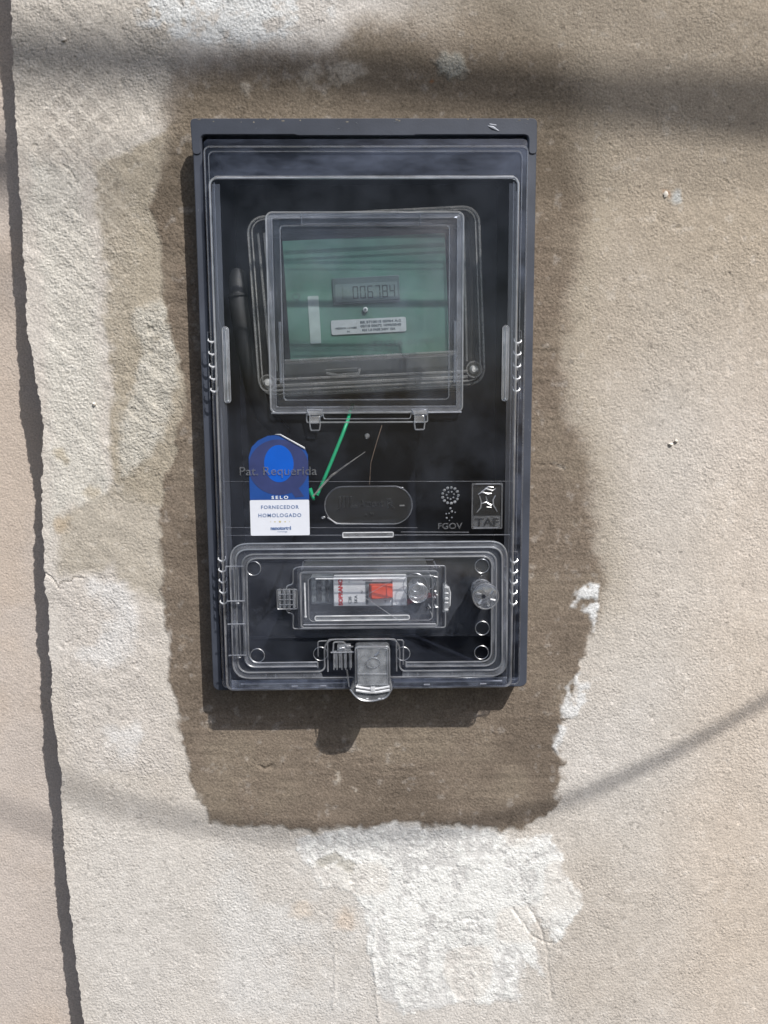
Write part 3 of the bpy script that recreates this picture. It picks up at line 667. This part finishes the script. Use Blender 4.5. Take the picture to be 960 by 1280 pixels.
def ribbon(a, b, r1, r2, d, name, m):
    A = roundpoly(a, r1, False, 8); B = roundpoly(b, r2, False, 8)
    bm = bmesh.new(); loft(bm, [path(A, d), path(B, d), path(B, d-.6), path(A, d-.6), path(A, d)], False, False, False)
    bmesh.ops.remove_doubles(bm, verts=bm.verts[:], dist=1e-7); return obj(name, bm, m, COV, angle=30)
gA = [(-30, -315), (-86.2, -315), (-85.4, -229), (85.4, -229), (86.3, -315.6), (20, -315.6)]; gB = [(-31, -311.2), (-83, -311.2), (-82.2, -232.6), (82.4, -232.6), (83.4, -311.6), (20.6, -311.4)]
ribbon(gA, gB, 11, 8, 33.3, 'cover_groove', M['haze']); ribbon(gB, pth[:1]+pth[1:], 8, 8, 32.9, 'cover_step', M['hazedim']); ribbon(pth, pth2, 8, 7, 33.8, 'cover_groove', M['haze'])
ring = None
for x, z in ((-71.6, -244.8), (70.2, -244.8), (70.8, -284.6), (70.4, -300.4), (20.8, -300.6), (-31.2, -300.0), (-70.8, -300.6)):
    if ring is None:
        bm = bmesh.new(); tube(bm, path(ellipse(0, 0, 4.4, 4.4), 32.3), .28, True, 5); ring = obj('knockout_ring', bm, M['rib'], COV); ring.location = P(x, z)
    else:
        c = ring.copy(); COL.objects.link(c); c.location = P(x, z)
for z0, z1 in ((-264.4, -242.6), (-299, -279)):
    bm = bmesh.new(); box(bm, -86.0, -77.2, z0, z1, 32.4, 36.5); h_ = obj('cover_hinge', bm, M['emboss'], COV, bevel=.4)
    bm = bmesh.new()
    for x in (-85.6, -83.0, -80.6, -77.2): tube(bm, path([(x, z0), (x, z1)], 36.6), .3)
    for z in (z0, z1): tube(bm, path([(-88, z), (-77, z)], 36.6), .5)
    blob(bm, -81.5, z0-1.5, 36, 1.2, .6, .6)
    obj('hinge_edge', bm, M['rib'], COV)

# breaker hatch: raised clear flap and the clear tunnel behind it
bm = bmesh.new(); slab(bm, rrect(-44.5, 45, -283, -243.8, 2.2), 32.4, 37.4, .6); HAT = obj('breaker_hatch', bm, M['cover'], BOX)
bm = bmesh.new(); o1 = rrect(-42.6, 41.6, -280.5, -246.6, 2); o2 = rrect(-41.4, 40.4, -279.3, -247.6, 1.6)
loft(bm, [path(o1, 32), path(o2, 8)], False, False); obj('hatch_tunnel', bm, M['side'], HAT)
bm = bmesh.new()
tube(bm, path(roundpoly([(-43.5, -243.7), (47.2, -243.9), (47.3, -283.2), (-47.9, -283.0), (-47.5, -273.5), (-51.6, -272.4), (-51.4, -255.6), (-47.2, -254.5), (-47.0, -245)], 1.8, True), 34.4), .42, True)
obj('hatch_rim', bm, M['rib'], HAT)
bm = bmesh.new()
tube(bm, path(rrect(-42.4, 42.0, -281.6, -246.6, 2), 37.6), .6, True)
tube(bm, path(rrect(-37.6, 39.0, -277.6, -249.6, 3), 37.6), .32, True)
tube(bm, path([(-41, -241.8), (40.5, -242.2)], 24), .45); tube(bm, path([(-42.5, -246.8), (-41, -241.8)], 28), .5); tube(bm, path([(42.5, -246.8), (40.5, -242.2)], 28), .5)
tube(bm, path([(-41, -279.6), (41, -280)], 37.8), .5)
obj('hatch_rib', bm, M['rib'], HAT)
bm = bmesh.new()
tube(bm, path([(-33, -250.6), (22, -251.0)], 38), .4); tube(bm, path(rrect(-33.8, 24.5, -277.0, -274.2, 1.3), 38), .42, True)
tube(bm, path([(-39.8, -253), (-39.6, -274)], 38), [.5, .55]); blob(bm, -39.6, -274.4, 38, .9, .9, .6)
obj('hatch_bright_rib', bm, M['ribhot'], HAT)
bm = bmesh.new(); slab(bm, rrect(-33.6, 24.3, -276.8, -274.4, 1.1), 37.2, 38.2); obj('hatch_bar', bm, M['block'], HAT)
bm = bmesh.new()                                      # hinge knuckles on the left
for x in (-56.4, -53.6, -50.6, -47.4): box(bm, x, x+1.9, -269, -257.4, 33, 38)
obj('hatch_hinge', bm, M['block'], HAT, bevel=.3)
bm = bmesh.new()
tube(bm, path(rrect(-56.8, -44.6, -269.3, -257.0, .6, 2), 38.2), .32, True)
for z in (-260, -263.4, -266.6): tube(bm, path([(-55.4, z), (-46.2, z)], 38.4), .28)
for x in (-52.4, -49.2, -46.6): tube(bm, path([(x, -258), (x, -268.4)], 38.4), .5)
obj('hinge_edge', bm, M['rib'], HAT)
bm = bmesh.new(); slab(bm, [(45.2, -272.6), (48.2, -272.2), (49.6, -268), (49.8, -260), (48.8, -256), (46.8, -254.4), (45.2, -255)], 34, 40, .6); TAB = obj('hatch_tab', bm, M['block'], HAT, bevel=.4)
bm = bmesh.new()
for z, r in ((-256.4, .8), (-260, .6), (-263.4, 1.0), (-266, .7), (-270.4, .8)): blob(bm, 47.4, z, 40, 1.5, r, .7, 6)
tube(bm, path([(49.5, -268), (49.8, -260), (48.6, -255.8)], 39.6), .35)
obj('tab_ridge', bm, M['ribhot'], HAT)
# clear screw boss and moulded corner
bm = bmesh.new(); cyl(bm, [(29.6, -259.2, 20), (30, -260, 34), (30, -260, 38.4), (30, -260, 39)], [4.8, 5.4, 6.0, 5.4], 28); BOS = obj('screw_boss', bm, M['block'], HAT)
bm = bmesh.new()
for cx, cz, r, d, t in ((30, -260, 6.0, 38.8, .35), (29.8, -259.4, 4.4, 36, .28), (29.4, -258.2, 3.0, 30, .35), (28.8, -257.6, 7.6, 28, .25)): tube(bm, path(ellipse(cx, cz, r, r), d), t, True, 5)
tube(bm, path([(26.6, -259.5), (28, -257.0), (31, -256.2), (32.6, -258)], 32), [.2, .6, .6, .2]); blob(bm, 30, -265.6, 39, .7, .4, .4, 6)
obj('boss_ring', bm, M['rib'], HAT)
bm = bmesh.new(); rn = random.Random(8)
for i in range(26):
    x = rn.uniform(36.5, 41.6); z = rn.uniform(-278.6, -248.5); L_ = rn.uniform(.8, 3); a = rn.uniform(-.5, .5) + (math.pi/2 if rn.random() < .7 else 0)
    tube(bm, path([(x, z), (x+L_*math.cos(a), z+L_*math.sin(a))], 38+rn.uniform(-.4, .4)), [rn.uniform(.2, .7), rn.uniform(.15, .5)], n=5)
obj('moulded_corner', bm, M['rib'], HAT)
bm = bmesh.new()                                      # nylon seal thread crossing the flap
for a, b in (((-3.5, -262), (16, -251)), ((-3.5, -262), (19, -278)), ((16, -251), (22.5, -249.4))): tube(bm, [(a[0], a[1], 38.3), (b[0], b[1], 38.3)], .13, n=5)
obj('seal_thread', bm, M['rib'], HAT)

# sealing screw on the right
bm = bmesh.new(); cyl(bm, [(69.5, -259.0, 31), (69.5, -259.0, 44), (69.5, -259.0, 44.6)], [6.2, 6.2, 7.4], 32)
SCR = obj('seal_screw', bm, M['knob'], BOX, angle=35)
bm = bmesh.new(); cyl(bm, [(69.5, -259.0, 44.8), (69.5, -259, 51.5), (69.5, -259.0, 53.4), (69.5, -259.0, 54)], [7.6, 7.8, 7.5, 6.2], 36); obj('screw_head', bm, M['knob'], SCR, angle=35)
bm = bmesh.new(); tube(bm, path(ellipse(69.5, -259, 7.6, 7.6, 32), 53.4), .42, True, 6); tube(bm, path(ellipse(69.5, -259, 6.4, 6.4, 32), 36), .35, True, 6); tube(bm, path(ellipse(69.5, -259, 6.3, 6.3, 32), 42), .3, True, 6)
for i in range(9):
    a = math.radians(20+360*i/9); tube(bm, [(69.5+6.3*math.cos(a), -259+6.3*math.sin(a), 34), (69.5+6.3*math.cos(a), -259+6.3*math.sin(a), 44)], .4, n=5)
for a in (30, 100, 150, 215, 280, 330):
    a = math.radians(a); tube(bm, [(69.5+3*math.cos(a), -259+3*math.sin(a), 54), (69.5+6*math.cos(a+.15), -259+6*math.sin(a+.15), 54)], [.5, .9], n=5)
obj('screw_ridge', bm, M['rib'], SCR)
bm = bmesh.new(); cyl(bm, [(68.2, -258.8, 52), (68.2, -258.8, 54.2)], [1.3, 1.3], 6); obj('screw_hole', bm, M['tray'], SCR)

# clear padlock latch at the bottom
bm = bmesh.new(); out = roundpoly([(-9.6, -292.6), (12.4, -292.8), (12.6, -314), (14.2, -321), (10.5, -327.2), (-.5, -329.8), (-8.6, -327.4), (-13.0, -321.5), (-9.8, -313)], 2.6, True, 5)
slab(bm, out, 33, 40, .8); LAT = obj('latch', bm, M['latch'], BOX, bevel=.4)
bm = bmesh.new(); box(bm, -8.2, 11.2, -318.0, -294, 40.2, 41.0); obj('latch_face', bm, M['block'], LAT, bevel=.3)
bm = bmesh.new()
tube(bm, path(roundpoly([(-9.0, -316), (-9.0, -293.2), (12.0, -293.4), (12.0, -316)], 2, False), 41), .5)
tube(bm, path([(10.6, -295), (10.6, -316)], 41), .35); tube(bm, path([(-7.6, -295), (-7.6, -316)], 41), .3); tube(bm, path([(-8, -310.5), (11, -310.8)], 41), .3)
tube(bm, path(ellipse(1.4, -301.5, 8.4, 8.6), 38), .35, True); tube(bm, path(ellipse(2, -303.6, 4.2, 3.2), 40.8), .35, True); tube(bm, path([(3.2, -299), (5.6, -297), (6, -294.6)], 40.8), [.9, .7, .2])
tube(bm, path(roundpoly([(-12.6, -320.5), (-8.4, -326.6), (-.5, -328.8), (10.2, -326.4), (13.6, -320.5)], 4, False), 40.4), .55)
obj('latch_rib', bm, M['rib'], LAT)
bm = bmesh.new(); tube(bm, path(roundpoly([(-9.0, -318.6), (2, -320.6), (12, -318.8)], 6, False), 41), .8); tube(bm, path(roundpoly([(-9.0, -321.0), (2, -322.8), (12, -321)], 6, False), 41), .9); box(bm, .2, 3.0, -321.2, -318.6, 41.2, 42)
for x in (-2, 5.5, 8): blob(bm, x, -326.8, 40.5, 1.0, .5, .5, 6)
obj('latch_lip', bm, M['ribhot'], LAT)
bm = bmesh.new()
for x in (-22.6, -19.6, -16.4, -13.2): box(bm, x, x+1.9, -307.4, -297.4, 33, 38.5)
box(bm, -20.4, -12, -297, -293.2, 33, 37); obj('latch_hinge', bm, M['block'], LAT, bevel=.3)
bm = bmesh.new()
for x in (-22.6, -20.6, -17.6, -15.2, -12.4): tube(bm, path([(x, -308.4), (x, -297)], 38.6), .35)
tube(bm, path([(-24.4, -297.2), (-10, -297.2)], 38.6), .5); tube(bm, path(roundpoly([(-23, -297), (-22.6, -290.9), (-16, -290.9), (-14.5, -294), (-10.4, -294)], 1.2, False), 37.5), .5)
blob(bm, -17.5, -294.6, 38, 2.2, .8, .6); tube(bm, path([(-14.6, -309), (-13.4, -320)], 37), [.6, .4])
obj('hinge_edge', bm, M['rib'], LAT)
bm = bmesh.new(); cyl(bm, [(1.4, -301, 33), (1.4, -296, 6)], [9.6, 9.2], 24); obj('latch_socket', bm, M['emboss'], LAT)

# approval sticker on the lid
bm = bmesh.new(); so = [(-72.9, -202.4), (-72.9, -176), (-71, -170), (-67, -166), (-61, -163.2), (-53.5, -162.6), (-38.6, -171.2), (-36.8, -175), (-36.6, -202.4)]
slab(bm, so, 30.2, 30.42); STK = obj('sticker', bm, M['blue'], BOX, smooth=False, label='blue and white approval sticker on the lid')
def clipx(pts): return [(min(max(x, -72.7), -36.8), z) for x, z in pts]
bm = bmesh.new(); q0 = ellipse(-54.8, -182.4, 18.4, 17.0, 48); q0 = [(x, min(z, -163.0-.58*max(0, x+53))) for x, z in clipx(q0)]
slab(bm, q0, 30.44, 30.52); obj('letter_q', bm, M['navy'], STK, smooth=False)
bm = bmesh.new(); slab(bm, [(-52, -191), (-47, -189), (-39.6, -200.5), (-45, -201)], 30.46, 30.535); obj('letter_q_tail', bm, M['navy'], STK, smooth=False)
bm = bmesh.new(); slab(bm, ellipse(-54.6, -180.2, 9.0, 11.4, 36), 30.54, 30.60); obj('letter_q_bowl', bm, M['bright'], STK, smooth=False)
bm = bmesh.new(); slab(bm, rrect(-73.0, -36.6, -224.6, -202.5, .8, 3), 30.2, 30.5); obj('white_panel', bm, M['paper'], STK, smooth=False)
text('SELO', -54.5, -200.9, 30.6, 2.6, M['whiteink'], 'printed_text', STK, width=10.2, space=1.5, bold=.06)
text('FORNECEDOR', -54.6, -206.9, 30.55, 3.0, M['blueink'], 'printed_text', STK, width=23.2, space=1.2, bold=.06)
text('HOMOLOGADO', -54.8, -212.0, 30.55, 3.2, M['blueink'], 'printed_text', STK, width=26.4, space=1.2, bold=.06)
text('nanotortel', -54.4, -220.0, 30.55, 3.0, M['blueink'], 'printed_text', STK, width=12.6, bold=.16)
text('homologa', -53.4, -222.3, 30.55, 1.1, M['blueink'], 'printed_text', STK, width=6)
for i, (x, s) in enumerate(((-60.6, .35), (-57.9, .6), (-54.8, .95), (-51.6, .6), (-48.9, .35))):
    bm = bmesh.new(); slab(bm, [(x+s*(1 if k % 2 == 0 else .42)*math.sin(k*math.pi/5), -216.0+s*(1 if k % 2 == 0 else .42)*math.cos(k*math.pi/5)) for k in range(10)], 30.52, 30.58); obj('star', bm, M['gold'], STK, smooth=False)
bm = bmesh.new(); tube(bm, path([(-56.5, -162.3), (-53.4, -162.5), (-38.8, -170.8), (-38.4, -171.6)], 30.7), [.1, .45, .55, .1]); obj('curled_edge_glint', bm, M['ribhot'], STK)  # peeled edge, its glint painted as a bright tube

# ------------------------------------------------------------------ the meter inside the box
ROT = math.radians(2.6); MC = (0.6, -80.0)
MET = thing('electricity_meter', P(0, -134, -60), 'electricity meter with green face and seven digit display seen through the reading window', 'electricity meter')
def rq(pts): c, s = math.cos(ROT), math.sin(ROT); return [(MC[0]+x*c-z*s, MC[1]+x*s+z*c) + tuple(r) for x, z, *r in pts]
def rbox(bm, x0, x1, z0, z1, d0, d1): slab(bm, rq([(x0, z0), (x1, z0), (x1, z1), (x0, z1)]), d0, d1)
bm = bmesh.new(); slab(bm, rq(rrect(-72, 72, -58, 54, 9)), -64, -52); obj('back_plate', bm, M['tray'], MET, bevel=.5)
bm = bmesh.new(); loft(bm, [path(rq(rrect(-73, 73, -54.5, 55.5, 9)), -50), path(rq(rrect(-73.4, 73.4, -54.8, 56, 10)), -6), path(rq(rrect(-72, 72, -53.8, 55, 9)), -3.6)], False, False)
loft(bm, [path(rq(rrect(-72, 72, -53.8, 55, 9)), -3.6), path(rq(rrect(-62, 60, -50, 50, 5)), -3.0), path(rq(rrect(-60, 58, -49, 49, 4)), -1.6)], False, True)
bmesh.ops.remove_doubles(bm, verts=bm.verts[:], dist=1e-6)
CAS = obj('meter_case', bm, M['case'], MET)
bm = bmesh.new(); tube(bm, path(rq(rrect(-73.2, 73.2, -54.8, 56, 10)), -5), .8, True); tube(bm, path(rq(rrect(-70.5, 70.5, -52.6, 54, 8)), -3), .5, True)
tube(bm, path(rq([(-62, -45.5), (62, -46.5)]), -2), .8); tube(bm, path(rq([(-62, -49.5), (62, -50)]), -2), 1.0); tube(bm, path(rq([(-62, -52.4), (62, -52.6)]), -3), .8)
tube(bm, path(rq([(-63, 46), (-61, -40)]), -4), .8); tube(bm, path(rq([(63, 46), (62, -40)]), -4), .7); tube(bm, path(rq([(-67, 46), (-65, -40)]), -5), .8)
tube(bm, path(rq([(-56, -34.2), (56, -34.0)]), -8), 1.6)
obj('case_rib', bm, M['caserib'], CAS)
for x, z in ((-67.2, -47.4), (66.2, -45.6)):
    (cx_, cz_), = rq([(x, z)])
    bm = bmesh.new(); cyl(bm, [(cx_, cz_, -8), (cx_, cz_, -2.4), (cx_, cz_, -1.6)], [5.6, 5.6, 4.8], 24); obj('screw_collar', bm, M['case'], MET)
    bm = bmesh.new(); cyl(bm, [(cx_, cz_, -6), (cx_, cz_, -2.6), (cx_, cz_, -1.2)], [2.8, 2.8, 1.6], 18); box(bm, cx_-.3, cx_+2.4, cz_-.4, cz_+.5, -1.8, -.9)
    s_ = obj('screw', bm, M['steel'], MET)
    bm = bmesh.new(); tube(bm, path(ellipse(cx_, cz_, 5.0, 5.0), -1.4), .4, True); obj('collar_rim', bm, M['caserib'], MET)
bm = bmesh.new(); rbox(bm, -53.6, 52.6, -33, 44, -30, -20); FACE = obj('face_plate', bm, M['green'], MET, bevel=.4)
bm = bmesh.new(); rbox(bm, -22.6, 21.4, 1.6, 18.6, -20, -18.8); obj('display_bezel', bm, M['bezel'], FACE, bevel=.3)
bm = bmesh.new(); rbox(bm, -21.0, 19.8, 3.2, 14.4, -18.9, -18.4); LCD = obj('display', bm, M['lcd'], FACE, bevel=.1)
SEG = {'0': 'abcdef', '6': 'acdefg', '7': 'abc', '8': 'abcdefg', '4': 'bcfg', '1': 'bc'}
def digit(ch, x, w_, h_, m):
    z0 = 8.8-h_/2; t = .75; bm = bmesh.new(); q = .35
    R = {'a': (x+q, x+w_-q, z0+h_-t, z0+h_), 'd': (x+q, x+w_-q, z0, z0+t), 'g': (x+q, x+w_-q, z0+h_/2-t/2, z0+h_/2+t/2), 'f': (x, x+t, z0+h_/2+.25, z0+h_-.2), 'e': (x, x+t, z0+.2, z0+h_/2-.25),
         'b': (x+w_-t, x+w_, z0+h_/2+.25, z0+h_-.2), 'c': (x+w_-t, x+w_, z0+.2, z0+h_/2-.25)}
    for s in SEG[ch]:
        a = R[s]; rbox(bm, *a, -18.38, -18.25)
    obj('digit', bm, m, FACE, smooth=False)
digit('1', -19.5, 3.8, 7.6, M['lcdghost'])
for i, c in enumerate('006784'): digit(c, -9.6+4.85*i, 3.7, 8.0, M['lcdink'])
(sx, sz), = rq([(-1.8, -2.4)]); bm = bmesh.new(); cyl(bm, [(sx, sz, -20), (sx, sz, -18.4), (sx, sz, -18)], [1.7, 1.7, 1.2], 16); obj('button', bm, M['plate'], FACE)
bm = bmesh.new(); cyl(bm, [(sx, sz, -18), (sx, sz, -17.9)], [.7, .7], 12); obj('button_dot', bm, M['ink'], FACE)
bm = bmesh.new(); slab(bm, rq(rrect(-25.0, 24.6, -17.6, -8.2, 1.2, 3)), -20, -19.2); NP = obj('serial_label', bm, M['plate'], FACE)
def mt(s, x, z, size, width, m, bold=.05, d=-19.1): (a, b), = rq([(x, z)]); text(s, a, b, d, size, m, 'printed_text', FACE, width=width, rot=math.degrees(ROT), ext=.05, bold=bold)
mt('MEDIDOR 1-2 FASES', -15.2, -13.6, 1.6, 14, M['ink']); mt('N', -13.8, -15.9, 1.4, 1.6, M['ink'])
mt('BR 5710018 05984 A-2', 7.8, -10.4, 2.2, 27, M['ink'], .1); mt('03/18 00672 1098/0540', 7.8, -12.9, 2.2, 27, M['ink'], .1); mt('KH 1,0 FASE 240V 15A', 6.4, -15.6, 2.0, 22, M['ink'], .1)
mt('T7G16-059847', 24.0, -24.6, 5.0, 46, M['greenink'], .0, -19.9)
(ax, az), = rq([(-47, 8)]); text('Q', ax, az, -19.9, 6.0, M['greenink'], 'printed_text', FACE, width=5.5, ext=.05)
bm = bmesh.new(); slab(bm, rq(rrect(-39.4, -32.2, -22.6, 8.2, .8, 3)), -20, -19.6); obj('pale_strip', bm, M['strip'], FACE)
bm = bmesh.new(); rbox(bm, -60, 60, -57, -34.6, -40, -16); obj('terminal_cover', bm, M['termcover'], MET, bevel=.8)
bm = bmesh.new(); tube(bm, rq([(-29.5, -42.6, -9), (-22, -44.6, -8.5), (-15, -44.0, -8.5), (-8.5, -44.2, -9), (-7.6, -40.8, -9.5)]), [.8, 1.0, .8, 1.0, 1.1]); tube(bm, rq([(-30, -40.6, -9.5), (-9, -40.4, -9.5)]), .4)
obj('seal_strip', bm, M['caserib'], MET)
bm = bmesh.new()
for i in range(9): (a, b), = rq([(55.2+.5*math.cos(i*2.1), -36+-1.6*i)]); blob(bm, a, b, -6, .7, .5, .4, 6)
obj('moulded_dots', bm, M['rib'], MET)

# ------------------------------------------------------------------ the breaker behind the hatch
BRK = thing('circuit_breaker', P(-6, -272, 0), 'white circuit breaker with red toggle lying sideways behind the small hatch', 'circuit breaker')
bm = bmesh.new(); box(bm, -23.2, 24.0, -273.0, -254.2, 9, 19); BODY = obj('breaker_body', bm, M['white'], BRK, bevel=.6)
bm = bmesh.new(); box(bm, -38.0, -23.6, -273.0, -254.6, 4, 13); obj('terminal_end', bm, M['bgrey'], BRK, bevel=.6)
bm = bmesh.new(); box(bm, -46, 40, -273.2, -254.0, -44, 3.6); obj('breaker_base_shaded', bm, M['termcover'], BRK, bevel=.8)  # white body behind the nose, coloured dark for the shade it lies in
bm = bmesh.new(); box(bm, -34, -31, -270, -257, 13, 14); box(bm, -28, -26.5, -271, -256.5, 13, 14.2); obj('terminal_groove', bm, M['termcover'], BRK)
bm = bmesh.new(); box(bm, 14.6, 23.4, -272.6, -254.6, 19, 20.4); obj('end_plate', bm, M['white'], BRK, bevel=.4)
bm = bmesh.new(); box(bm, -2.6, -.8, -271.8, -257.0, 19, 19.3); box(bm, -.8, 15.6, -258.2, -257.0, 19, 19.3); obj('toggle_slot', bm, M['bgrey'], BRK)
bm = bmesh.new(); loft(bm, [[(-.6, -267.4, 18), (15, -267.4, 18), (15, -258.2, 18), (-.6, -258.2, 18)], [(1.2, -267.2, 25), (14.6, -267.2, 22), (14.6, -258.4, 22), (1.2, -258.4, 25)]], True, True)
TOG = obj('toggle', bm, M['red'], BRK, bevel=.5)
bm = bmesh.new(); box(bm, 10.8, 11.5, -267, -258.6, 22, 23.6); obj('toggle_ridge', bm, M['red'], TOG, bevel=.2)
text('SOPRANO', -18.6, -263.6, 19.1, 3.6, M['redink'], 'printed_text', BRK, width=17.6, rot=90, bold=.22)
text('C20', -12.6, -268.9, 19.1, 2.6, M['ink'], 'printed_text', BRK, width=4.6, rot=90, bold=.06); text('5KA', -8.8, -268.4, 19.1, 2.6, M['ink'], 'printed_text', BRK, width=5.4, rot=90, bold=.06)
text('11', -12.9, -256.2, 19.1, 1.8, M['ink'], 'printed_text', BRK, width=2.0, rot=90); text('I-ON', -1.2, -256.0, 19.35, 1.2, M['ink'], 'printed_text', BRK, width=5.5)
text('2', -5.0, -263.6, 19.1, 2.4, M['ink'], 'printed_text', BRK, width=1.6); text('T', 10, -270.0, 19.1, 2.0, M['ink'], 'printed_text', BRK, width=2.2); 
bm = bmesh.new(); tube(bm, [(14, -276, 2), (24, -274.5, 6), (31, -271, 8), (40, -270, 4)], 1.9, n=10); o = obj('red_wire', bm, M['redwire']); tag(o, 'short dark red wire under the breaker behind the hatch', 'wire')

# ------------------------------------------------------------------ wires inside the box
bm = bmesh.new(); tube(bm, [(-11, -144, -60), (-11.8, -147, -30), (-13.2, -154, -14), (-17, -164, -10), (-25, -183, -8), (-30.5, -195.6, -6), (-34.2, -203.6, -4)], 1.2, n=10)
tag(obj('green_wire', bm, M['wgreen']), 'bright green wire slanting down beside the blue sticker', 'wire')
bm = bmesh.new(); tube(bm, [(-38.6, -198.5, 2), (-35.8, -205.8, 2), (-38, -204, 0)], [1.7, .9, .3], n=8)
tag(obj('wire_scrap', bm, M['wgreen']), 'small bent end of green wire showing at the sticker edge', 'wire')
bm = bmesh.new(); tube(bm, [(9, -158, -4), (4.5, -172, 0), (1.6, -182, 2), (.6, -196, 4)], .3, n=6); tag(obj('copper_strand', bm, M['wbrown']), 'thin brown strand hanging above the oval plate', 'wire')
bm = bmesh.new(); tube(bm, [(-2, -175, 0), (-14, -183, 4), (-24, -190, 6), (-36, -203, 8)], [.2, .5, .8, .5], n=6); tag(obj('grey_strand', bm, M['wgrey']), 'pale frayed strand crossing the green wire', 'wire')
bm = bmesh.new(); tube(bm, [(-84, -58, -22), (-84.5, -62, -20), (-84, -80, -18), (-81, -105, -18), (-76.5, -130, -20), (-72, -150, -30), (-60, -165, -46)], [5.0, 6.0, 6.2, 6.2, 6.2, 6.0, 6.0], n=14)
CB = tag(obj('service_cable', bm, M['cable']), 'thick black cable running down the left inside of the box', 'cable')
bm = bmesh.new(); tube(bm, [(-84.4, -72.5, -18), (-84.2, -74, -18)], 6.7, n=14); obj('cable_sleeve', bm, M['cable'], CB)

# ------------------------------------------------------------------ cables overhead, between the sun and the wall
def overhead(pts, t, r, label):
    V = []
    for k, p in enumerate(pts):
        tt = t[0] + (t[1]-t[0])*k/(len(pts)-1); x, z = wall_mm(*p); V.append((x+SUN.x*tt*1000, z+SUN.z*tt*1000, -SUN.y*tt*1000))
    a = [V[0][j]-(V[1][j]-V[0][j])*8 for j in range(3)]; b = [V[-1][j]+(V[-1][j]-V[-2][j])*8 for j in range(3)]
    # smooth the run
    V = [tuple(a)] + V + [tuple(b)]; O = []
    for i in range(1, len(V)-2):
        for s in range(8):
            u = s/8; q = [V[i-1] if i > 1 else V[i], V[i], V[i+1], V[i+2] if i < len(V)-3 else V[i+1]]
            O.append(tuple(.5*((2*q[1][j]) + (-q[0][j]+q[2][j])*u + (2*q[0][j]-5*q[1][j]+4*q[2][j]-q[3][j])*u*u + (-q[0][j]+3*q[1][j]-3*q[2][j]+q[3][j])*u**3) for j in range(3)))
    O = [V[0]] + O + [V[-2], V[-1]]
    bm = bmesh.new(); tube(bm, O, r, n=10); tag(obj('overhead_cable', bm, M['rubber']), label, 'cable', 'cables strung above and in front of the wall')
overhead([(-20, 66), (120, 72), (300, 82), (480, 96), (700, 116), (980, 136)], (1.35, .85), 10.5, 'thick cable bundle casting the wide dark shadow above the meter box')
overhead([(60, 976), (160, 1008), (260, 1030), (400, 1045), (540, 1038), (680, 1010), (820, 952), (980, 862)], (.95, .55), 2.6, 'thin sagging cable casting the curved shadow below the meter box')
overhead([(560, -30), (700, 8), (820, 36), (980, 62)], (1.9, 1.9), 5.0, 'thin cable casting the faint shadow across the top right corner of the wall')
overhead([(640, 205), (760, 200), (860, 196), (980, 190)], (1.9, 1.9), 3.5, 'thin cable casting the faint shadow right of the hood')
